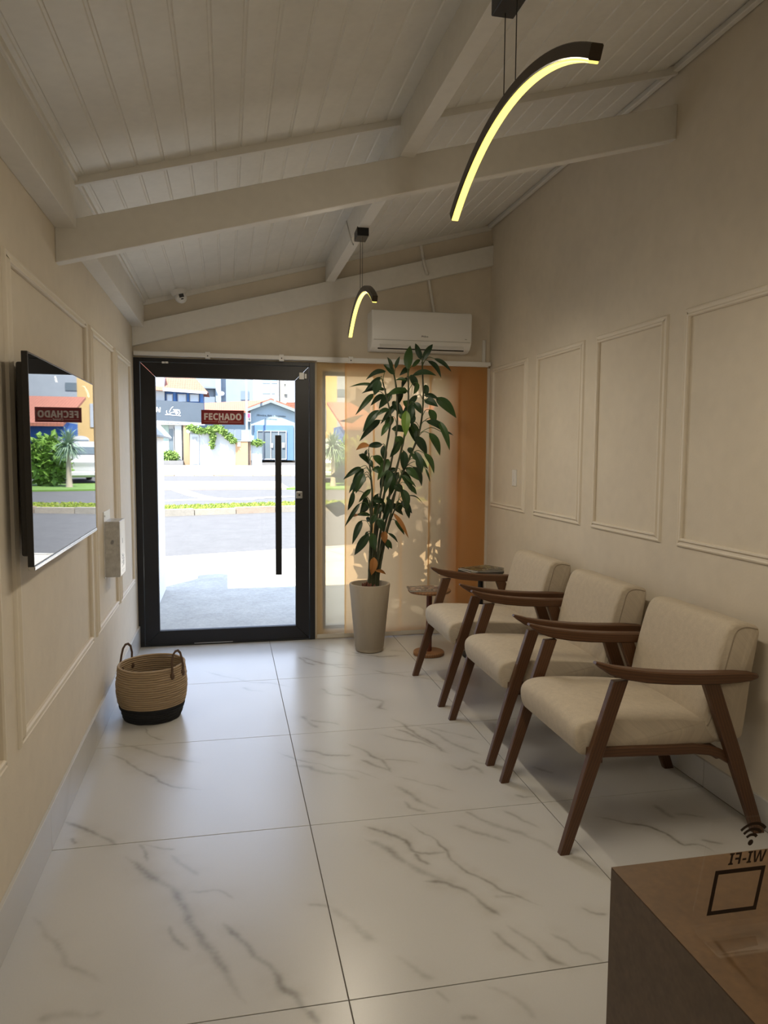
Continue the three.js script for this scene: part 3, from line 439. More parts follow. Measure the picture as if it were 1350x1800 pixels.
// ------------------------------------------------------------------ basket
{
  const b = thing('storage_basket', 'woven rope basket with a black base band and two leather handles', 'basket', [0.25, 0, 1.59]);
  const straw = mat([0.50, 0.37, 0.235], 0.9, { map: rep(T.weaveColor, 8, 20) }), dark = mat([0.018, 0.019, 0.023], 0.85), leather = mat([0.10, 0.055, 0.03], 0.55);
  const R = (y) => { const t = y / 0.32; return 0.150 + 0.040 * Math.sin(Math.min(1, t / 0.62) * Math.PI / 2) - 0.012 * smooth(0.62, 1, t); }, n = 25, cr = 0.0068, coil = (y, seed) => { const q = [], m = 56; for (let i = 0; i <= m; i++) { const a = i / m * TAU, w = 0.0022 * n2(Math.cos(a) * 1.5 + seed, Math.sin(a) * 1.5) , r = R(y) + w, sag = 0.006 * Math.sin(a + 2.4) * (y / 0.32); q.push(V(Math.cos(a) * r * 1.02, y + sag + 0.001 * n2(a * 2, seed), Math.sin(a) * r * 0.98)); } const c = new THREE.CatmullRomCurve3(q.slice(0, m), true); return new THREE.TubeGeometry(c, 64, cr, 6, true).toNonIndexed(); };
  const lo = [], hi = []; for (let i = 0; i < n; i++) { const y = cr + i * 0.0127; (i < 7 ? lo : hi).push(coil(y, i)); }
  mesh('base_band', [...lo, new THREE.CylinderGeometry(R(0.01), R(0.01), 0.006, 40).toNonIndexed().translate(0, 0.005, 0)], dark, b); mesh('body', hi, straw, b);
  const yTop = n * 0.0127;
  for (const [a, l] of [[3.76, 0], [0.62, 1]]) { const p = (da, y, o = 0.012) => V(Math.cos(a + da) * (R(yTop) + o) * 1.02, y, Math.sin(a + da) * (R(yTop) + o) * 0.98); const h = mesh('handle', bar([p(-0.24, yTop - 0.045), p(-0.245, yTop - 0.01), p(-0.235, yTop + 0.03, 0.006), p(-0.17, yTop + 0.07, 0.002), p(-0.06, yTop + 0.088, 0), p(0.06, yTop + 0.088, 0), p(0.17, yTop + 0.07, 0.002), p(0.235, yTop + 0.03, 0.006), p(0.245, yTop - 0.01), p(0.24, yTop - 0.045)], V(Math.cos(a), 0, Math.sin(a)), [0.007, 0.014], 0.003), leather, b); for (const s of [-1, 1]) mesh('rivet_pad', new THREE.SphereGeometry(0.014, 14, 10).scale(1, 1.5, 1).translate(...p(s * 0.24, yTop - 0.048, 0.008).toArray()), leather, h); }
}

// ------------------------------------------------------------------ potted plant: canes and blades where the photograph shows them
{
  const PX = 1.757, PZ = 0.42, yR = hit(649, 1026, 'z', PZ + 0.02).y, r1 = 0.158, r0 = 0.108, pot = thing('plant_pot', 'tall tapered taupe planter standing by the blind', 'planter', [PX, 0, PZ]);
  const clay = mat([0.44, 0.37, 0.275], 0.7, { map: rep(T.soft, 2), bumpMap: rep(T.plaster, 3), bumpScale: 0.0004 });
  mesh('shell', lathe([[0, 0.002], [r0 - 0.006, 0.002], [r0, 0.008], [r0 + 0.001, 0.03], [r0 + 0.004, 0.034], [r1, yR - 0.006], [r1 - 0.003, yR], [r1 - 0.017, yR], [r1 - 0.022, yR - 0.012], [r1 - 0.04, yR - 0.075], [0, yR - 0.07]], 56), clay, pot);
  mesh('soil', lathe([[0, yR - 0.045], [0.06, yR - 0.05], [r1 - 0.034, yR - 0.06]], 32), mat([0.035, 0.022, 0.014], 1), pot);
  const plant = thing('potted_dracaena', 'tall leafy cane plant with drooping dark green leaves in the taupe planter', 'plant', [PX, yR - 0.05, PZ]);
  const cane = mat([0.075, 0.085, 0.04], 0.6, { map: rep(T.grit, 3) }), green = [[0.020, 0.052, 0.013], [0.015, 0.040, 0.012], [0.034, 0.080, 0.016], [0.018, 0.047, 0.017]].map((c) => mat(c, 0.42, { side: THREE.DoubleSide })), lime = mat([0.11, 0.20, 0.025], 0.45, { side: THREE.DoubleSide }), dry = mat([0.36, 0.15, 0.035], 0.7, { side: THREE.DoubleSide }), stalkMat = mat([0.07, 0.12, 0.03], 0.6), husk = mat([0.16, 0.06, 0.035], 0.8);
  const r = rng(21), off = V(PX, yR - 0.05, PZ), L5 = (a, b) => [600 + a * 0.1481, 600 + b * 0.1481], L6 = (a, b) => [600 + a * 0.1333, 820 + b * 0.1333];
  const canes = [[[651, 1034], [652, 960], [654, 900], [654, 860], [651, 830], [648, 796]], [[654, 1034], [656, 960], [664, 900], [672, 850], [677, 800], [684, 760], [687, 733], [680, 700], [673, 672]], [[656, 1034], [661, 950], [673, 880], [688, 810], [697, 760], [698, 700], [694, 665], [688, 642]], [[659, 1034], [668, 940], [690, 850], [708, 780], [717, 720], [718, 680], [717, 650]], [[663, 1034], [675, 930], [700, 850], [722, 800], [738, 755], [744, 700], [743, 660], [742, 636]], [[658, 1034], [666, 980], [680, 930], [692, 880], [700, 830]], [[648, 1034], [650, 980], [652, 930], [650, 880]], [[661, 1034], [672, 975], [683, 925], [700, 880]]];
  const cz = [0.38, 0.47, 0.40, 0.44, 0.37, 0.50, 0.43, 0.46], samples = [];
  canes.forEach((c, i) => { const pts = c.map(([x, y], k) => hit(x, y, 'z', lerp(0.42, cz[i], k / (c.length - 1)) ).sub(off)); pts[0].y = Math.min(pts[0].y, 0.0); const cv = new THREE.CatmullRomCurve3(pts, false, 'centripetal'), rings = []; for (let k = 0; k <= 40; k++) { const p = cv.getPoint(k / 40), rad = lerp(0.0105, 0.0055, k / 40) * (k % 4 === 0 ? 1.15 : 1); rings.push(Array.from({ length: 8 }, (_, j) => p.clone().add(V(Math.cos(j / 8 * TAU) * rad, 0, Math.sin(j / 8 * TAU) * rad)))); samples.push(p); } mesh('cane', loft(rings, { crease: 1.2 }), cane, plant); });
  function blade(a, b, width, m, z) {
    const A = hit(a[0], a[1], 'z', z).sub(off), B0 = hit(b[0], b[1], 'z', z + (r() - 0.5) * 0.10).sub(off), B = B0.lerp(A, -0.1), L = A.distanceTo(B), ax = B.clone().sub(A).normalize(), out = V((r() - 0.5) * 0.9, (r() - 0.3) * 0.5, 1).normalize(), side = ax.clone().cross(out).normalize(), nrm = side.clone().cross(ax).normalize(), w = width * 0.00036, P = [], U = [], sag = (0.06 + 0.1 * r()) * L, n = 9, at = (i, s) => { const t = i / n, hw = w * 1.05 * Math.pow(clamp(t * 0.99 + 0.01), 0.62) * Math.pow(1 - t, 1.0) / 0.347, c = A.clone().lerp(B, t).addScaledVector(V(0, 1, 0), sag * Math.sin(Math.PI * t) * Math.abs(ax.x) ).addScaledVector(nrm, 0.1 * L * Math.sin(Math.PI * t)); return c.addScaledVector(side, s * hw).addScaledVector(nrm, Math.abs(s) * hw * 0.28); };
    for (let i = 0; i < n; i++) for (const [s0, s1] of [[-1, 0], [0, 1]]) for (const [q, s] of [[i, s0], [i + 1, s1], [i + 1, s0], [i, s0], [i, s1], [i + 1, s1]]) { const p = at(q, s); P.push(p.x, p.y, p.z); U.push(s, q / n); }
    const g = new THREE.BufferGeometry(); g.setAttribute('position', new THREE.Float32BufferAttribute(P, 3)); g.setAttribute('uv', new THREE.Float32BufferAttribute(U, 2)); g.computeVertexNormals(); const lf = mesh('leaf', toCreasedNormals(g, 0.5), m, plant);
    // stalk from the nearest cane, a little lower
    let best = samples[0], bd = 9; for (const p of samples) { const d = Math.hypot(p.x - A.x, (p.y - (A.y - 0.05)) * 1.0, (p.z - A.z) * 0.5); if (d < bd) { bd = d; best = p; } }
    if (bd < 0.24) mesh('stalk', tube([best.clone(), best.clone().lerp(A, 0.5).add(V(0, 0.02 + bd * 0.12, 0)), A.clone()], 0.0026, 5, 8), stalkMat, lf);
  }
  const G = () => green[Math.floor(r() * 4)], Z = () => 0.42 + (r() - 0.5) * 0.2;
  const top = [[525, 355, 310, 450, 50], [465, 425, 290, 580, 55], [500, 570, 130, 545, 32], [520, 575, 265, 615, 50], [380, 625, 185, 855, 60], [510, 635, 360, 755, 60], [600, 330, 550, 200, 42], [640, 320, 690, 190, 38], [620, 390, 510, 285, 70], [790, 330, 815, 75, 92], [840, 300, 930, 225, 46], [950, 215, 885, 40, 62], [965, 225, 1075, 50, 62], [1105, 205, 1290, 350, 44], [850, 400, 1105, 408, 56], [800, 330, 700, 400, 60], [775, 430, 720, 550, 50], [770, 460, 655, 462, 36], [640, 580, 790, 600, 50], [770, 605, 545, 650, 70], [905, 490, 860, 620, 60], [1000, 515, 1015, 650, 66], [985, 640, 1140, 680, 50], [1130, 670, 1345, 890, 105], [990, 700, 1135, 770, 80], [660, 740, 480, 965, 60], [570, 810, 420, 890, 50], [440, 820, 270, 1055, 80], [455, 935, 235, 1165, 74], [830, 750, 832, 910, 72], [1045, 810, 1095, 980, 100], [1010, 945, 1225, 1090, 70], [1160, 950, 1275, 1265, 72], [1210, 1085, 1320, 1115, 26], [1045, 1090, 1160, 1335, 86], [565, 975, 480, 1115, 62], [600, 1040, 760, 1080, 72], [820, 1010, 870, 1180, 92], [890, 1130, 1005, 1330, 92], [485, 1225, 325, 1245, 64], [300, 1290, 275, 1380, 30], [210, 1345, 335, 1475, 66], [230, 1495, 40, 1628, 56], [740, 1300, 735, 1510, 86], [830, 1340, 1010, 1500, 70], [985, 1330, 1090, 1550, 70], [1000, 1510, 1050, 1660, 24], [560, 1400, 440, 1630, 92], [660, 1510, 450, 1620, 60], [770, 1500, 910, 1640, 80], [850, 1490, 945, 1700, 82], [500, 1240, 520, 1410, 70], [650, 1130, 720, 1225, 84], [800, 1260, 835, 1340, 60], [700, 860, 740, 930, 60], [870, 880, 830, 980, 60], [400, 1490, 440, 1560, 80], [350, 1410, 370, 1500, 40]];
  for (const [a, b, c, d, w] of top) blade(L5(a, b), L5(c, d), w, G(), Z());
  blade(L5(770, 828), L5(762, 1105), 92, lime, 0.52); blade(L5(330, 1232), L5(188, 1288), 58, dry, 0.45);
  const low = [[275, 130, 115, 335, 62], [155, 330, 90, 560, 66], [385, 300, 240, 460, 60], [330, 410, 250, 605, 82], [240, 490, 60, 770, 48], [380, 640, 190, 645, 46], [265, 715, 155, 1000, 76], [655, 100, 630, 385, 98], [880, 250, 985, 360, 60], [870, 385, 1055, 475, 15], [800, 300, 860, 560, 112], [840, 540, 890, 675, 60], [640, 480, 800, 630, 70], [710, 710, 820, 885, 55], [620, 880, 735, 995, 34], [410, 880, 440, 1090, 96], [560, 960, 660, 1075, 70], [350, 860, 310, 930, 40], [560, 490, 550, 610, 92], [420, 440, 560, 490, 70], [520, 520, 380, 540, 50], [700, 250, 800, 330, 90], [490, 690, 540, 800, 80], [430, 1110, 440, 1200, 80], [330, 700, 410, 690, 60], [450, 640, 400, 760, 60], [860, 160, 975, 265, 30], [740, 470, 760, 600, 90]];
  for (const [a, b, c, d, w] of low) blade(L6(a, b), L6(c, d), w * 0.9, G(), Z());
  for (const [a, b, c, d, w] of [[565, 850, 575, 1000, 78], [430, 1200, 400, 1415, 95], [450, 1370, 575, 1418, 40], [690, 620, 870, 920, 50], [220, 635, 150, 660, 30]]) blade(L6(a, b), L6(c, d), w * 0.9, dry, 0.44 + r() * 0.06);
  for (let i = 0; i < 34; i++) { const c = canes[Math.floor(r() * 6)], k = 1 + Math.floor(r() * (c.length - 1.001)), t = r(), bx = lerp(c[k][0], c[Math.min(k + 1, c.length - 1)][0], t), by = lerp(c[k][1], c[Math.min(k + 1, c.length - 1)][1], t), s = r() < 0.5 ? -1 : 1, L = 24 + r() * 14, sx = bx + s * (5 + r() * 9), sy = by - 4 + r() * 8; blade([sx, sy], [sx + s * L * (0.25 + 0.45 * r()), sy + L * (0.5 + 0.5 * r())], 62 + r() * 26, G(), 0.42 + (r() - 0.5) * 0.34); }
  for (let i = 0; i < 12; i++) { const a = r() * TAU, q = 0.02 + r() * 0.04, p = V(Math.cos(a) * q - 0.005, 0, Math.sin(a) * q); mesh('husk', new THREE.SphereGeometry(0.014, 8, 6).scale(0.7, 2.2, 0.7).rotateZ((r() - 0.5) * 0.7).translate(p.x, 0.015 + r() * 0.02, p.z), husk, plant); }
}

// ------------------------------------------------------------------ reception desk and its acrylic stand
{
  const Y = 0.95, c = hit(1074, 1524, 'y', Y), x0 = c.x, z0 = c.z;
  const top = mat([0.165, 0.085, 0.028], 0.5, { map: rep(T.grit, 1.2) }), side = mat([0.20, 0.145, 0.105], 0.55, { map: rep(T.grit, 1.2) });
  const d = thing('reception_desk', 'brown laminate reception desk with taupe side panels', 'desk', [x0, 0, z0]);
  mesh('desk_top', box(0.0003, 1.55, Y - 0.0014, Y, 0.0003, 1.4, 0.0004), top, d); mesh('desk_core', box(0.027, 1.55, Y - 0.025, Y - 0.0015, 0.027, 1.4), side, d);
  mesh('side_panel', box(0, 0.0262, 0.001, Y - 0.0015, 0, 1.4, 0.001), side, d); mesh('front_panel', box(0.0264, 1.55, 0.001, Y - 0.0015, 0, 0.0262, 0.001), side, d);
  const a = hit(1213, 1634, 'y', Y), b = hit(1340, 1617, 'y', Y), ang = Math.atan2(-(b.z - a.z), b.x - a.x), w = 0.15, h = 0.158, lean = -0.2;
  const s = thing('acrylic_stand', 'clear acrylic sign stand with a wireless icon and square frame on the desk', 'sign stand', [a.x, Y + 0.0005, a.z], ang);
  const acr = new THREE.MeshPhysicalMaterial({ color: 0xffffff, transmission: 1, thickness: 0, roughness: 0.02, ior: 1.3 });

  // an L: upright plate leaning away, foot towards the desk keeper, rounded fold
  const path = [V(0, h, -lean * h), V(0, h * 0.5, -lean * h * 0.5), V(0, 0.012, 0.0005), V(0, 0.005, 0.001), V(0, 0.002, 0.006), V(0, 0.0017, 0.02), V(0, 0.0017, 0.052), V(0, 0.0035, 0.058), V(0, 0.008, 0.062)];
  mesh('plate', bar(path.map((p) => p.add(V(w / 2, 0, 0))), V(1, 0, 0), [w, 0.003], 0.0008), acr, s);
  const ink = print(600, 512, (k, W_, H_) => { k.clearRect(0, 0, W_, H_); k.translate(W_, 0); k.scale(-1, 1); k.strokeStyle = k.fillStyle = '#1d120a'; k.lineWidth = 15; const cx = W_ - 235; k.beginPath(); k.arc(cx, 106, 15, 0, 7); k.fill(); for (const q of [40, 68, 96]) { k.beginPath(); k.arc(cx, 106, q, -Math.PI * 0.76, -Math.PI * 0.24); k.stroke(); } k.font = 'bold 84px sans-serif'; k.textAlign = 'center'; k.fillText('WI-FI', cx, 212); k.lineWidth = 22; k.strokeRect(W_ - 345, 246, 270, 214); k.fillRect(150, 330, 16, 60); });
  const pg = new THREE.PlaneGeometry(w * 0.96, h * 0.93); pg.translate(w * 0.5, h * 0.5, 0.0); pg.rotateX(-Math.atan(lean)); pg.translate(0, 0.002, 0.0022);
  mesh('print', pg, mat([1, 1, 1], 0.5, { map: ink, transparent: true, side: THREE.DoubleSide }), s);
}

// ================================================================== the street
const rise = (z) => z > -18 ? 0 : z > -36 ? 0.2 * (-18 - z) / 18 : 0.2 + 0.5 * (-36 - z) / 16;      // the ground climbs gently beyond the junction
const asphalt = mat([0.115, 0.113, 0.11], 0.9, { map: rep(T.grit, 0.35) }), concrete = mat([0.52, 0.49, 0.42], 0.9, { map: rep(T.grit, 0.5) }), roadPaint = mat([0.4, 0.4, 0.39], 0.8);
{ const P = [], U = [], zs = [0.2, -18, -27, -36, -46, -56, -80]; for (let i = 0; i + 1 < zs.length; i++) { const q = (x, z) => { P.push(x, rise(z) - 0.02, z); U.push(x, z); }; for (const [x, z] of [[-70, zs[i]], [70, zs[i]], [70, zs[i + 1]], [-70, zs[i]], [70, zs[i + 1]], [-70, zs[i + 1]]]) q(x, z); }
  const g = new THREE.BufferGeometry(); g.setAttribute('position', new THREE.Float32BufferAttribute(P, 3)); g.setAttribute('uv', new THREE.Float32BufferAttribute(U, 2)); g.computeVertexNormals(); struct('road', g, asphalt, 'pale grey asphalt junction outside the entrance door', 'road'); }
// pavement slabs in front of the shop: the street runs a little askew to the shop front
const dirS = V(1, 0, -0.31).normalize(), nrmS = V(-dirS.z, 0, dirS.x);   // along the street, towards the shop
const onS = (a, b, y = 0) => V(0, y, -5.0).addScaledVector(dirS, a).addScaledVector(nrmS, b);
function slab(a0, a1, b0, b1, y0, y1) { const r = [[a0, b0], [a1, b0], [a1, b1], [a0, b1]]; return metric(loft([r.map(([a, b]) => onS(a, b, y0)), r.map(([a, b]) => onS(a, b, y1))])); }
const walk = struct('sidewalk', null, null, 'sunlit concrete sidewalk slabs outside the door', 'sidewalk');
for (let i = -14; i < 14; i++) { mesh('slab', slab(i * 1.6 + 0.62, i * 1.6 + 2.205, 0.02, 1.36, -0.1, -0.002), concrete, walk); }
mesh('apron', metric(prism([[-16, -0.16], [18, -0.16], [18, 8.6], [-16, -2.4]].map(([x, z]) => [x, z]), 0.1).rotateX(-Math.PI / 2).translate(0, -0.104, 0)), concrete, walk).visible = true;
const kerbMat = [mat([0.40, 0.31, 0.23], 0.9, { map: rep(T.grit, 0.8) }), mat([0.36, 0.33, 0.27], 0.9, { map: rep(T.grit, 0.8) }), mat([0.42, 0.37, 0.29], 0.9, { map: rep(T.grit, 0.8) })];
const kerb = struct('street_kerb', null, null, 'row of worn concrete kerb stones edging the grass median', 'kerb');
for (let i = -20; i < 22; i++) mesh('kerb_stone', slab(i * 1.02 + 0.01, i * 1.02 + 1.01, -7.02, -6.86, -0.05, 0.13 + 0.012 * Math.sin(i * 2.3)), kerbMat[((i * 7) % 3 + 3) % 3], kerb);
const kerb2 = struct('street_kerb', null, null, 'pale kerb along the sidewalk in front of the shop', 'kerb'); for (let i = -20; i < 22; i++) mesh('kerb_stone', slab(i * 1.02, i * 1.02 + 1.0, -0.11, 0.01, -0.06, 0.004), concrete, kerb2);
const grassMat = mat([0.20, 0.27, 0.05], 0.9, { side: THREE.DoubleSide }), soilMat = mat([0.20, 0.23, 0.07], 0.95, { map: rep(T.grit, 1) });
struct('median_strip', slab(-22, 24, -8.6, -7.02, -0.05, 0.10), soilMat, 'low strip of earth and grass between the two carriageways', 'median');
function tufts(name, label, place, n, seed, hgt) {   // blades nobody could count
  const r = rng(seed), b = new THREE.BufferGeometry(); b.setAttribute('position', new THREE.Float32BufferAttribute([-0.012, 0, 0, 0.012, 0, 0, 0.006, 1, 0.25, -0.012, 0, 0.01, 0.012, 0, -0.01, -0.01, 0.9, -0.2], 3)); b.setAttribute('uv', new THREE.Float32BufferAttribute([0, 0, 1, 0, 0.5, 1, 0, 0, 1, 0, 0.5, 1], 2)); b.computeVertexNormals();
  const im = new THREE.InstancedMesh(b, grassMat, n), m = new THREE.Matrix4(), q = new THREE.Quaternion(); for (let i = 0; i < n; i++) { const h = hgt * (0.5 + r()); q.setFromAxisAngle(V(0, 1, 0), r() * TAU); m.compose(place(r), q, V(2 + r() * 2, h, h)); im.setMatrixAt(i, m); const k = 0.7 + r() * 0.6; im.setColorAt(i, lin(k * (0.9 + 0.3 * r()), k, k * 0.8)); }
  im.name = numbered(name); im.castShadow = im.receiveShadow = true; scene.add(im); tag(im, label, 'grass', null, 'stuff');
}
tufts('median_grass', 'short bright green grass on the street median', (r) => onS(-20 + r() * 42, -8.55 + r() * 1.5, 0.09), 12000, 31, 0.05);
// white road marking, a curved island outline
{ const pts = [[[289, 846], [300, 851], [309, 858], [330, 866], [352, 872], [385, 876], [450, 877]], [[289, 880], [330, 878], [400, 877], [470, 874], [510, 872]], [[289, 857], [303, 857]]], m = struct('road_marking', null, null, 'white painted island outline on the junction asphalt', 'road marking');
  for (const p of pts) { const q = p.map(([x, y]) => { let h = hit(x, y, 'y', 0); for (let k = 0; k < 5; k++) h = hit(x, y, 'y', rise(h.z)); return h; }); mesh('painted_line', bar(new THREE.CatmullRomCurve3(q).getPoints(30).map((a) => a.setY(rise(a.z) - 0.012)), V(0, 1, 0), [0.012, 0.55], 0.001), roadPaint, m); } }

{ const f = struct('far_sidewalk', null, null, 'pale concrete sidewalk below the shops across the junction', 'sidewalk'), zs = [-34, -36, -40, -44.4], top = (z) => rise(z) + 0.045;
  for (let i = -7; i < 3; i++) for (let k = 0; k + 1 < zs.length; k++) { const x0 = i * 2 + 0.01, x1 = i * 2 + 1.99, z0 = zs[k] - 0.02, z1 = zs[k + 1], r = (z, x) => [V(x, top(z) - 0.12, z), V(x, top(z), z)]; mesh('slab', metric(loft([[...r(z0, x0), ...r(z1, x0).reverse()], [...r(z0, x1), ...r(z1, x1).reverse()]])), concrete, f); }
  for (let i = -14; i < 6; i++) mesh('kerb_stone', box(i + 0.01, i + 0.99, rise(-34) - 0.1, top(-34) - 0.004, -34.01, -33.85, 0.01), kerbMat[((i * 5) % 3 + 3) % 3], f); }

// boundary wall beside the door
const bright = mat([0.78, 0.77, 0.75], 0.8, { map: rep(T.soft, 0.6) });
{ const w = thing('boundary_wall', 'white boundary wall with a small grey tiled cap beside the entrance', 'wall', [0, 0, 0]); w.userData.kind = 'thing'; const zE = -2.46, xE = hit(289.5, 900, 'z', zE).x, y1 = hit(289, 770, 'z', zE).y;
  mesh('wall_body', box(xE - 0.16, xE, -0.002, y1, zE, -0.152, 0.004), bright, w);
  mesh('cap_soffit', prism([[-0.24, 0], [0.055, 0], [-0.1, 0.17]], 2.34).translate(xE, y1, zE - 0.05), mat([0.62, 0.42, 0.20], 0.8), w);
  mesh('cap_roof', [bar([V(xE + 0.075, y1 - 0.005, zE - 0.07), V(xE - 0.095, y1 + 0.195, zE - 0.07)], V(0, 0, 1), [0.02, 0.022]), ].concat([metric(prism([[0.075, -0.012], [0.085, 0.005], [-0.09, 0.205], [-0.28, 0.005], [-0.27, -0.012], [-0.09, 0.182]], 2.38).translate(xE, y1, zE - 0.08))]), mat([0.30, 0.32, 0.33], 0.8), w); }

// ---- buildings across the junction, laid out from their outlines on the facade planes
const paint = (r, g, b, k = 0.8) => mat([r * 0.68, g * 0.68, b * 0.68], k, { map: rep(T.soft, 0.2) });
const cWhite = paint(0.62, 0.65, 0.66), cPale = paint(0.40, 0.53, 0.60), cBlue = paint(0.055, 0.16, 0.42), cSlate = paint(0.085, 0.115, 0.15), cWood = paint(0.46, 0.32, 0.19), cPeach = paint(0.58, 0.36, 0.19), cGrey = paint(0.30, 0.37, 0.43), cDark = mat([0.05, 0.06, 0.07], 0.25), cTile = mat([0.34, 0.13, 0.08], 0.85, { map: tex(256, 256, (u, v) => { const row = (v * 10) % 1, col = Math.abs(Math.sin(u * Math.PI * 16)); const k = 0.82 + 0.12 * col - 0.16 * (row < 0.14 ? 1 : 0) + 0.08 * tn(u, v, 20); return [k, k * 0.98, k * 0.97]; }) }), cGlass = mat([0.10, 0.13, 0.15], 0.12), cCyan = mat([0.22, 0.42, 0.50], 0.2), vine = mat([0.13, 0.22, 0.04], 0.8, { side: THREE.DoubleSide });
cTile.map.repeat.set(0.4, 0.4);
const pbox = (a, b, c, d, z, depth = 0.3, r = 0) => { const p = hit(a, b, 'z', z), q = hit(c, d, 'z', z); return box(p.x, q.x, q.y, p.y, z - depth, z, r); };
const ppoly = (pts, z, depth) => metric(prism(pts.map(([a, b]) => { const p = hit(a, b, 'z', z); return [p.x, p.y]; }), depth).translate(0, 0, z - depth));
function foliage(seed, n, center, rad, size, flat = 1) {   // leaf blades scattered through a crown
  const r = rng(seed), P = [], U = [];
  for (let i = 0; i < n; i++) { let p; do p = V(r() * 2 - 1, r() * 2 - 1, r() * 2 - 1); while (p.length() > 1 || p.length() < 0.35); p.multiply(V(...rad)).add(V(...center)); const a = V(r() - 0.5, (r() - 0.6) * flat, r() - 0.5).normalize(), s = a.clone().cross(V(r() - 0.5, r() - 0.5, r() - 0.5)).normalize(), L = size * (0.6 + r() * 0.8), w = L * 0.28, up = a.clone().cross(s).multiplyScalar(L * 0.1), q = [p, p.clone().addScaledVector(a, L * 0.5).addScaledVector(s, w).add(up), p.clone().addScaledVector(a, L), p.clone().addScaledVector(a, L * 0.5).addScaledVector(s, -w).add(up)]; for (const k of [0, 1, 2, 0, 2, 3]) { P.push(q[k].x, q[k].y, q[k].z); U.push(k / 3, k / 3); } }
  const g = new THREE.BufferGeometry(); g.setAttribute('position', new THREE.Float32BufferAttribute(P, 3)); g.setAttribute('uv', new THREE.Float32BufferAttribute(U, 2)); g.computeVertexNormals(); return g;
}
{ // motorcycle shop
  const z = -45, s = thing('corner_shop', 'white shop with a slate signboard and blue upper storey across the junction', 'building', [0, 0, 0]);
  mesh('wall', [pbox(272, 740, 334, 823, z - 0.6, 3.8), pbox(262, 660, 290, 745, z - 0.5, 3.8)], cWhite, s); mesh('upper_wall', pbox(290, 686, 357, 745, z - 0.8, 3.5), cBlue, s);
  for (const [a, b] of [[292.5, 304], [312, 328], [333, 350]]) { const w = mesh('window', pbox(a, 692.5, b, 706, z - 0.78, 0.1), cWhite, s); mesh('pane', pbox(a + 1.5, 694, b - 1.5, 706, z - 0.76, 0.06), mat([0.5, 0.58, 0.66], 0.2), w); }
  mesh('pillar', [pbox(304.5, 688, 309, 706, z - 0.72, 0.3), pbox(328.5, 689, 332, 706, z - 0.72, 0.3), pbox(351.5, 690, 357, 708, z - 0.72, 0.3)], paint(0.09, 0.25, 0.62), s);
  const eL = hit(286, 683, 'z', z), eR = hit(366, 690, 'z', z), pk = hit(322, 655, 'z', z - 4);
  mesh('roof', metric(loft([[V(eL.x - 3, eL.y - 0.05, z), V(eR.x, eR.y, z), V(eR.x, eR.y, z - 4.6)], [V(eL.x - 3, pk.y + 0.6, z - 4), V(pk.x, pk.y + 0.6, z - 3.8), V(pk.x, pk.y + 0.6, z - 4.1)]].map((r) => r), { crease: 0.1 })), cTile, s);
  mesh('eaves_board', ppoly([[286, 681], [364, 688.5], [364, 692.5], [286, 687]], z + 0.1, 0.25), paint(0.7, 0.68, 0.7), s);
  const f0 = hit(268, 703, 'z', z), f1 = hit(358, 742, 'z', z), fx = f1.x - f0.x + 2, fy = hit(300, 705, 'z', z).y - hit(300, 739.5, 'z', z).y;
  const fa = mesh('signboard', [ppoly([[240, 701], [358, 708.5], [358, 742.5], [240, 737]], z, 0.5)], cSlate, s);
  const sc = print(1024, 300, (k, w, h) => { k.fillStyle = '#53606e'; k.clearRect(0, 0, w, h); k.strokeStyle = k.fillStyle = '#e8eef2'; k.lineCap = 'round'; k.font = 'bold 190px sans-serif'; k.fillText('N', 20, 225); k.lineWidth = 16; const X = 380, Y = 10; k.beginPath(); k.arc(X, 190 + Y, 62, -2.6, 0.9, true); k.stroke(); k.beginPath(); k.arc(X + 250, 190 + Y, 62, 2.2, -2.0); k.stroke(); k.beginPath(); k.arc(X + 250, 190 + Y, 62, -2.3, 1.2); k.stroke(); k.beginPath(); k.arc(X + 235, 195 + Y, 22, 0, 7); k.stroke(); k.beginPath(); k.moveTo(X + 15, 190 + Y); k.lineTo(X + 70, 70 + Y); k.lineTo(X + 110, 40 + Y); k.stroke(); k.beginPath(); k.moveTo(X + 40, 215 + Y); k.lineTo(X + 200, 175 + Y); k.lineTo(X + 130, 115 + Y); k.lineTo(X + 270, 115 + Y); k.lineTo(X + 200, 140 + Y); k.fill(); k.stroke(); k.beginPath(); k.moveTo(X - 90, 268 + Y); k.lineTo(X + 330, 275 + Y); k.stroke(); });
  const c0 = hit(272, 710, 'z', z), c1 = hit(338, 733, 'z', z); const lp = new THREE.PlaneGeometry(c1.x - c0.x, (c1.x - c0.x) * 300 / 1024); lp.rotateZ(-0.05); lp.translate((c0.x + c1.x) / 2, (c0.y + c1.y) / 2, z + 0.02); mesh('sign_print', lp, mat([1, 1, 1], 0.6, { map: sc, transparent: true }), fa);
  const nb = mesh('number_strip', ppoly([[240, 737], [360, 742.5], [360, 747.5], [240, 746]], z - 0.02, 0.4), paint(0.66, 0.70, 0.74), s);
  const no = print(512, 72, (k) => { k.clearRect(0, 0, 512, 72); k.fillStyle = '#39434c'; k.font = 'bold 66px sans-serif'; k.fillText('11 94142-5643', 8, 60); }), m0 = hit(283.5, 741, 'z', z), m1 = hit(322.5, 746.5, 'z', z);
  mesh('number_print', new THREE.PlaneGeometry(m1.x - m0.x, m0.y - m1.y).rotateZ(-0.02).translate((m0.x + m1.x) / 2, (m0.y + m1.y) / 2, z + 0.02), mat([1, 1, 1], 0.6, { map: no, transparent: true }), nb);
  mesh('entrance_recess', pbox(284, 747, 298, 821, z - 0.55, 0.1), paint(0.45, 0.58, 0.52), s); mesh('shop_window', pbox(297.5, 754, 305, 808, z - 0.55, 0.1), cGlass, s);
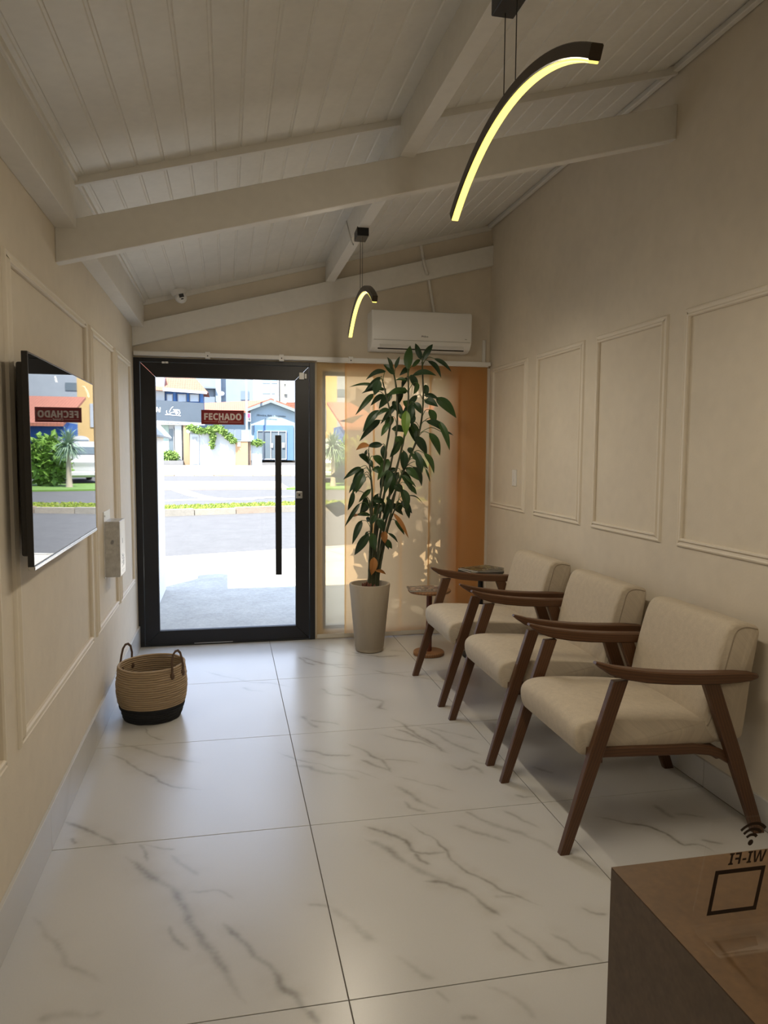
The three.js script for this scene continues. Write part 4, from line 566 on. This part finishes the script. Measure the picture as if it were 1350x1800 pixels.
  mesh('pilaster', pbox(307, 747, 320, 821, z - 0.2, 0.4), cWhite, s); mesh('window_jamb', pbox(304.5, 752, 306.5, 821, z - 0.4, 0.2), paint(0.7, 0.72, 0.74), s); mesh('timber_column', pbox(322, 747, 334, 820, z - 0.1, 0.5), cWood, s);
  const pl = thing('street_planter', 'grey stone planter box in front of the slate-signed shop', 'planter', [0, 0, 0]); mesh('trough', pbox(285, 809.5, 322, 822, z + 0.5, 0.6), mat([0.22, 0.22, 0.22], 0.9, { map: rep(T.grit, 3) }), pl);
  const sh = hit(299, 802, 'z', z + 0.2); tag(mesh('planter_shrub', foliage(41, 900, [sh.x, sh.y, z + 0.2], [0.62, 0.34, 0.25], 0.16), vine), 'clipped green shrub growing in the grey stone planter', 'shrub');
}
{ // garden wall with gate, vine and peach gate post
  const z = -44.6, w = thing('garden_wall', 'white garden wall with a sloping top and a narrow gate beside the shop', 'wall', [0, 0, 0]); w.userData.kind = 'thing';
  mesh('wall_body', ppoly([[334, 752], [386, 754], [413.5, 775.5], [413.5, 823], [334, 821]], z, 0.2), paint(0.66, 0.70, 0.72), w);
  const g = mesh('gate_frame', pbox(334, 763, 350, 820.5, z + 0.1, 0.12), paint(0.6, 0.66, 0.70), w); mesh('gate_panel', pbox(338, 768, 347.5, 816, z + 0.12, 0.05), mat([0.24, 0.26, 0.27], 0.4), g);
  const lamp = hit(331, 758, 'z', z + 0.25); tag(mesh('globe_lamp', new THREE.SphereGeometry(0.13, 16, 12).translate(lamp.x, lamp.y, z + 0.25), mat([0.8, 0.8, 0.78], 0.3)), 'white globe wall lamp on the timber column by the gate', 'wall lamp');
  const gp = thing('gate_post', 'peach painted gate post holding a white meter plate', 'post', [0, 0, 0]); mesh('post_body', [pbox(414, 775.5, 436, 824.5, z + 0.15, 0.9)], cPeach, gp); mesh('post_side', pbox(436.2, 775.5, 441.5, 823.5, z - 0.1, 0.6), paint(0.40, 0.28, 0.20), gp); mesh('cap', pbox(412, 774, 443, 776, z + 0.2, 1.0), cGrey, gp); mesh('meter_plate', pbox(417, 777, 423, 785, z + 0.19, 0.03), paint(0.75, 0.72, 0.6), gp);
  const lw = thing('low_wall', 'pale low wall with vine on top beside the law office', 'wall', [0, 0, 0]); lw.userData.kind = 'thing'; mesh('wall_body', pbox(442, 779, 460.5, 823.5, z - 0.2, 0.3), paint(0.55, 0.64, 0.68), lw);
  const clumps = [[336, 752, 8, 5], [350, 756, 10, 5], [364, 757, 9, 5], [374, 754, 10, 5], [374, 768, 4, 9], [373, 781, 2.5, 8], [384, 753, 8, 6], [393, 759, 7, 5], [402, 767, 7, 5], [410, 774, 6, 4]], parts = clumps.map(([x, y, a, b], i) => { const c = hit(x, y, 'z', z + 0.2), k = 51 / LENS.f; return foliage(60 + i, 260, [c.x, c.y, z + 0.2], [a * k, b * k, 0.25], 0.16); });
  tag(mesh('climbing_vine', parts, vine), 'green vine spilling over the sloping garden wall', 'vine');
  const c2 = hit(452, 778, 'z', z); tag(mesh('climbing_vine', foliage(75, 420, [c2.x, c2.y, z - 0.1], [0.42, 0.18, 0.25], 0.15), vine), 'small green vine topping the low pale wall', 'vine');
}
{ // law office
  const z = -50, o = thing('law_office', 'pale blue gabled office with grey barge boards and glass doors', 'building', [0, 0, 0]);
  mesh('wall', [ppoly([[440, 722], [476, 707], [520, 724], [520, 809], [440, 809]], z, 5), pbox(350, 722, 440, 812, z - 0.3, 5)], cPale, o);
  mesh('barge_board', [ppoly([[432, 719], [476, 702.5], [476, 707.5], [434, 723.5]], z + 0.45, 0.6), ppoly([[476, 702.5], [522, 720], [521, 725], [476, 707.5]], z + 0.45, 0.6)], mat([0.17, 0.20, 0.21], 0.8), o);
  const e0 = hit(345, 723.5, 'z', z + 0.3), e1 = hit(434, 722, 'z', z + 0.3), k0 = hit(352, 709, 'z', z - 4), k1 = hit(478, 702.5, 'z', z - 4);
  mesh('roof', metric(loft([[V(e0.x - 0.2, e0.y, z + 0.3), V(e1.x + 0.1, e1.y, z + 0.3), V(e1.x + 0.1, e1.y - 0.15, z + 0.3), V(e0.x - 0.2, e0.y - 0.15, z + 0.3)], [V(k0.x - 0.2, k0.y, z - 4), V(k1.x, k1.y, z - 4), V(k1.x, k1.y - 0.15, z - 4), V(k0.x - 0.2, k0.y - 0.15, z - 4)]])), cTile, o);
  mesh('gable_roof', [0, 1].map((s) => { const a = hit(s ? 522 : 432, s ? 720 : 719, 'z', z), b = hit(476, 702, 'z', z), rr = (zz) => [V(a.x, a.y + 0.06, zz), V(b.x, b.y + 0.06, zz), V(b.x, b.y - 0.06, zz), V(a.x, a.y - 0.06, zz)]; return metric(loft([rr(z + 0.4), rr(z - 4)])); }), cTile, o);
  mesh('door_surround', pbox(446.5, 747, 516, 809, z + 0.1, 0.2), paint(0.13, 0.26, 0.47), o);
  const fr = mesh('door_frame', [pbox(452, 757, 504, 758.5, z + 0.2, 0.1), ...[452, 462, 475.5, 489, 502.5].map((x) => pbox(x, 757, x + 1.4, 808, z + 0.2, 0.1)), pbox(452, 806.5, 504, 808, z + 0.2, 0.1)], paint(0.72, 0.74, 0.75), o);
  for (const [a, b] of [[453.4, 462], [463.4, 475.5], [477, 489], [490.4, 502.5]]) mesh('pane', pbox(a, 758.5, b, 806.5, z + 0.14, 0.02), cGlass, o);
  for (const [a, b, c, d] of [[475, 779, 480, 787], [495.5, 778, 500.5, 787]]) mesh('notice', pbox(a, b, c, d, z + 0.22, 0.01), paint(0.7, 0.7, 0.68), o);
  for (const [a, b] of [[402, 411.5], [413, 423.5]]) mesh('window', pbox(a, 754.5, b, 773, z - 0.27, 0.1), mat([0.16, 0.20, 0.24], 0.3), o);
  const nm = print(1024, 256, (k) => { k.clearRect(0, 0, 1024, 256); k.fillStyle = '#27343d'; k.textAlign = 'center'; k.font = 'bold 84px serif'; k.fillText('Oliveira, Reis e Nogueira', 512, 95); k.font = 'bold 66px serif'; k.fillText('-ADVOCACIA-', 512, 200); }), a = hit(451, 727, 'z', z), b = hit(502, 741, 'z', z);
  mesh('name_lettering', new THREE.PlaneGeometry(b.x - a.x, a.y - b.y).rotateZ(-0.03).translate((a.x + b.x) / 2, (a.y + b.y) / 2, z + 0.03), mat([1, 1, 1], 0.7, { map: nm, transparent: true }), o);
  const bd = mesh('hanging_sign', pbox(434.5, 726, 441, 741, z + 0.5, 0.06), paint(0.75, 0.72, 0.72), o); mesh('red_emblem', pbox(434.6, 727, 439.5, 734, z + 0.52, 0.02), mat([0.5, 0.03, 0.12], 0.6), bd); mesh('dark_emblem', pbox(437, 735, 439.5, 738.5, z + 0.52, 0.02), cDark, bd);
  const p0 = hit(434, 770, 'z', z + 2); tag(mesh('utility_pole', [new THREE.CylinderGeometry(0.06, 0.08, 9, 12).translate(p0.x, 4.8, z + 2)], mat([0.55, 0.57, 0.6], 0.7)), 'slim pale grey utility pole in front of the law office', 'pole');
}
{ // taller blocks behind
  const z = -62, g = thing('apartment_block', 'grey apartment block rising behind the red tiled roofs', 'building', [0, 0, 0]);
  mesh('wall', [pbox(330, 610, 446, 813, z, 8)], cGrey, g); mesh('corner_bay', pbox(378, 610, 390, 813, z + 0.6, 0.8), paint(0.36, 0.43, 0.49), g); mesh('balcony', [pbox(352, 680, 378, 683, z + 0.9, 1), pbox(352, 697, 378, 712, z + 0.9, 0.1)], paint(0.22, 0.27, 0.31), g);
  for (const [a, b, c, d] of [[423, 687, 437.5, 703], [388, 681, 396, 698], [360, 682, 376, 698]]) mesh('window', pbox(a, b, c, d, z + 0.05, 0.1), mat([0.13, 0.17, 0.21], 0.3), g);
  const d = hit(390, 691, 'z', z + 1.2); mesh('satellite_dish', new THREE.SphereGeometry(0.28, 16, 8, 0, TAU, 0, 0.9).rotateX(1.2).translate(d.x, d.y - 0.1, z + 0.85), paint(0.7, 0.72, 0.74), g);
  const z2 = -80, h = thing('white_tower', 'white high-rise tower with pale blue balconies behind the law office', 'building', [0, 0, 0]); mesh('wall', pbox(446, 560, 491, 809, z2, 8), paint(0.72, 0.74, 0.74), h); mesh('side_wall', pbox(491, 560, 506, 809, z2 - 0.2, 8), paint(0.50, 0.46, 0.38), h);
  for (const y of [663, 681, 697]) for (const [a, b] of [[461, 475], [477, 487]]) mesh('window', pbox(a, y, b, y + 11, z2 + 0.05, 0.1), cCyan, h); for (const y of [665, 683]) mesh('window', pbox(499, y, 505, y + 10, z2, 0.1), mat([0.3, 0.36, 0.36], 0.3), h);
  const rr = thing('red_roof_house', 'low house with a red tiled roof past the law office', 'building', [0, 0, 0]); mesh('wall', pbox(496, 716, 640, 815, -66, 5), paint(0.6, 0.45, 0.26), rr); mesh('roof', ppoly([[494, 718], [505, 707], [640, 707], [645, 718]], -65.6, 0.5), cTile, rr);
}

// ---- what stands further along the street: seen through the blind and mirrored in the television
const tvN = V(Math.cos(-0.008), 0, Math.sin(-0.008)), tvP = V(0.0815, 1.5, 2.97);
function mirrored(px, py, z) { const d = rayOf(px, py), k = tvP.clone().sub(LENS.at).dot(tvN) / d.dot(tvN), h = LENS.at.clone().addScaledVector(d, k), r = d.addScaledVector(tvN, -2 * d.dot(tvN)); return h.addScaledVector(r, (z - h.z) / r.z); }
function car(name, label, x, z, turn, L, H, Wd, van) {
  const c = thing(name, label, van ? 'van' : 'car', [x, rise(z) - 0.02, z], turn), body = mat([0.46, 0.47, 0.48], 0.2, { clearcoat: 0.6 }), rub = mat([0.02, 0.02, 0.02], 0.8);
  const low = spline([[-L / 2, 0.35], [-L / 2 - 0.03, 0.65], [-L / 2 + 0.1, H * 0.58], [0, H * 0.6], [L / 2 - 0.5, H * 0.57], [L / 2 - 0.03, 0.72], [L / 2, 0.4]], 30); low.push([L / 2 - 0.1, 0.24], [-L / 2 + 0.1, 0.24]);
  mesh('body', toCreasedNormals(prism(low, Wd, 0.09, 3).translate(0, 0, -Wd / 2).toNonIndexed(), 0.6), body, c);
  const cab = van ? [[-L / 2 + 0.12, H * 0.56], [-L / 2 + 0.28, H - 0.06], [-L / 2 + 0.6, H], [L / 2 - 1.5, H], [L / 2 - 0.75, H * 0.57]] : [[-L / 2 + 0.1, H * 0.56], [-L / 2 + 0.35, H - 0.08], [-L / 2 + 0.8, H], [0.4, H], [1.25, H * 0.57]];
  mesh('cabin', toCreasedNormals(prism(cab, Wd - 0.16, 0.1, 3).translate(0, 0, -(Wd - 0.16) / 2).toNonIndexed(), 0.6), body, c);
  for (const s of [-1, 1]) { const z1 = s * (Wd / 2 - 0.078); const wn = van ? [[-L / 2 + 0.4, H * 0.64], [-L / 2 + 0.5, H - 0.16], [L / 2 - 1.6, H - 0.16], [L / 2 - 1.05, H * 0.64]] : [[-L / 2 + 0.5, H * 0.64], [-L / 2 + 0.75, H - 0.14], [0.35, H - 0.14], [0.95, H * 0.64]]; mesh('side_window', prism(wn, 0.006).translate(0, 0, s > 0 ? z1 : z1 - 0.006), cGlass, c); for (const u of [-L / 2 + 0.75, L / 2 - 0.8]) { const w = mesh('wheel', new THREE.CylinderGeometry(0.32, 0.32, 0.2, 26).rotateX(Math.PI / 2).translate(u, 0.33, s * (Wd / 2 - 0.06)), rub, c); mesh('hub', new THREE.CylinderGeometry(0.2, 0.18, 0.03, 18).rotateX(Math.PI / 2).translate(u, 0.33, s * (Wd / 2 + 0.05)), steel, w); } mesh('tail_light', box(-L / 2 - 0.035, -L / 2 + 0.12, H * 0.5, H * 0.58, s * (Wd / 2 - 0.24) - 0.1, s * (Wd / 2 - 0.24) + 0.14, 0.02), mat([0.5, 0.05, 0.04], 0.3), c); }
  mesh('rear_window', box(-0.012, 0.012, -0.16, 0.16, -Wd / 2 + 0.28, Wd / 2 - 0.28, 0.008).rotateZ(-0.32).translate(-L / 2 + 0.2, H * 0.78, 0), cGlass, c); mesh('bumper', box(-L / 2 - 0.06, -L / 2 + 0.1, 0.3, 0.5, -Wd / 2 + 0.06, Wd / 2 - 0.06, 0.05), body, c);
}
{ const m = mirrored(152, 846, -27); car('white_van', 'white van parked in front of the blue shop', Math.max(5.6, m.x + 0.3), -29, 1.25, 4.2, 1.75, 1.8, true);
  // orange wall and red van beyond the first blind panel
  const o = thing('orange_building', 'tall ochre building standing beyond the white van', 'building', [0, 0, 0]), q = hit(566, 840, 'z', -48); mesh('wall', box(q.x - 0.1, q.x + 1.1, 0.3, 7.5, -54, -48), paint(0.75, 0.52, 0.22), o); mesh('window', box(q.x + 0.0, q.x + 0.3, 3, 4.6, -48, -47.95), paint(0.5, 0.55, 0.6), o);
  const b = mirrored(124, 750, -34), b1 = mirrored(190, 750, -34), t0 = thing('blue_shop', 'bright blue shop with white oval signs behind the van', 'building', [0, 0, 0]), yT = mirrored(150, 742, -34).y; mesh('wall', box(6.9, Math.max(b.x, 9), 0, yT, -38, -34), paint(0.02, 0.13, 0.46), t0);
  const k = mirrored(141.5, 774, -34), ov = new THREE.CylinderGeometry(0.5, 0.5, 0.06, 30).rotateX(Math.PI / 2).scale(0.85, 0.46, 1); mesh('oval_sign', ov.clone().translate(k.x, k.y, -33.95), paint(0.75, 0.76, 0.76), t0); mesh('oval_sign', ov.clone().translate(k.x + 1.25, k.y, -33.95), paint(0.75, 0.76, 0.76), t0); mesh('sign_band', box(k.x - 0.4, k.x + 0.4, k.y - 0.03, k.y + 0.03, -33.93, -33.91), cGrey, t0);
  const rb = mirrored(60, 742, -33.4), rt = mirrored(60, 696, -40), ra = 6.75; mesh('roof', metric(loft([[V(ra, yT - 0.1, -33.2), V(rb.x + 6, yT - 0.1, -33.2), V(rb.x + 6, yT - 0.25, -33.2), V(ra, yT - 0.25, -33.2)], [V(ra, rt.y, -40), V(rb.x + 6, rt.y, -40), V(rb.x + 6, rt.y - 0.15, -40), V(ra, rt.y - 0.15, -40)]])), cTile, t0);
  const gb = thing('distant_flats', 'pale grey block of flats behind the blue shop', 'building', [0, 0, 0]), g0 = mirrored(170, 700, -58), g1 = mirrored(56, 640, -58); mesh('wall', box(g0.x - 0.5, g1.x + 3, 0, g1.y + 1, -64, -58), paint(0.42, 0.47, 0.52), gb); const gw = mirrored(134, 684, -58); mesh('window', box(gw.x - 0.8, gw.x + 0.8, gw.y - 0.12, gw.y + 0.5, -58, -57.95), cGlass, gb);
  // lawn, hedge and yucca
  const lw = mirrored(122, 862, -24); struct('lawn', metric(prism([[lw.x - 2.0, -0.4], [lw.x + 14, -3.4], [lw.x + 16, 5], [lw.x + 0.1, 6]], 0.06).rotateX(-Math.PI / 2).translate(0, 0.03, -23)), mat([0.15, 0.27, 0.05], 0.9, { map: rep(T.grit, 1) }), 'lawn below the hedge and the yucca', 'lawn');
  struct('brick_forecourt', box(lw.x - 9, lw.x - 1.9, -0.02, 0.1, -33.8, -22.6), mat([0.42, 0.33, 0.27], 0.9, { map: rep(T.grit, 2) }), 'pinkish paved forecourt under the white van', 'forecourt');
  const yy = lw.x, hg = mat([0.11, 0.22, 0.025], 0.7, { side: THREE.DoubleSide }), hd = mat([0.06, 0.13, 0.02], 0.8, { side: THREE.DoubleSide });
  for (let i = 0; i < 4; i++) { const h = thing('hedge_shrub', ['bushy bright green hedge shrub just behind the yucca', 'darker green hedge shrub, second from the yucca', 'tallest bright green hedge shrub, third from the yucca', 'dark green hedge shrub at the end away from the yucca'][i], 'shrub', [yy + 1.0 + i * 1.5, 0.08, -25.2 - i * 0.15], 0, 'hedge shrubs behind the lawn'); const H = 1.9 + (i % 3) * 0.35; mesh('foliage', foliage(90 + i, 1500, [0, H * 0.52, 0], [0.8, H * 0.52, 0.6], 0.3), i % 2 ? hd : hg, h); mesh('stem', new THREE.CylinderGeometry(0.05, 0.07, H * 0.6, 8).translate(0, H * 0.3, 0), mat([0.12, 0.09, 0.06], 0.9), h); }
  const y = thing('yucca_tree', 'spiky blue-green yucca on a short pale trunk', 'tree', [yy, 0.08, -24]); mesh('trunk', lathe([[0, 0], [0.13, 0], [0.1, 0.3], [0.085, 1.0], [0.08, 1.6], [0, 1.62]], 14), mat([0.35, 0.30, 0.23], 0.9), y);
  const r = rng(77), P = [], U = [], yh = mat([0.20, 0.30, 0.20], 0.6, { side: THREE.DoubleSide }); for (let i = 0; i < 230; i++) { const a = r() * TAU, e = lerp(-1.1, 1.4, r()), d = V(Math.cos(a) * Math.cos(e), Math.sin(e), Math.sin(a) * Math.cos(e)), s = d.clone().cross(V(0, 1, 0.01)).normalize().multiplyScalar(0.022), L = 0.55 + r() * 0.3, o0 = V(0, 1.6 + 0.25 * (r() - 0.5), 0), m0 = o0.clone().addScaledVector(d, L * 0.55).add(V(0, 0.06, 0)), t1 = o0.clone().addScaledVector(d, L).add(V(0, -0.08, 0)); for (const q of [o0.clone().add(s), o0.clone().sub(s), m0.clone().add(s), o0.clone().sub(s), m0.clone().sub(s), m0.clone().add(s), m0.clone().add(s), m0.clone().sub(s), t1]) { P.push(q.x, q.y, q.z); U.push(0, 0); } }
  const g = new THREE.BufferGeometry(); g.setAttribute('position', new THREE.Float32BufferAttribute(P, 3)); g.setAttribute('uv', new THREE.Float32BufferAttribute(U, 2)); g.computeVertexNormals(); mesh('spiky_leaves', g, yh, y);
}
{ // bamboo-like bush outside the window, close to the glass
  const m = mat([0.06, 0.09, 0.02], 0.7, { side: THREE.DoubleSide }), b = thing('window_shrub', 'leafy shrub pressing against the outside of the shop window', 'shrub', [2.28, 0, -0.6]);
  mesh('foliage', [foliage(131, 430, [0.1, 1.25, 0], [0.62, 1.3, 0.26], 0.21), foliage(132, 70, [-0.1, 0.5, 0.02], [0.36, 0.5, 0.22], 0.22)], m, b); for (const x of [-0.2, 0.05, 0.25, 0.4]) mesh('stem', tube([V(x, 0, 0), V(x * 1.1, 0.8, 0.03), V(x * 1.3 - 0.05, 1.7, 0), V(x * 1.4, 2.3, 0.04)], 0.012, 7), mat([0.12, 0.13, 0.05], 0.8), b);
}
renderer.render(scene, camera);
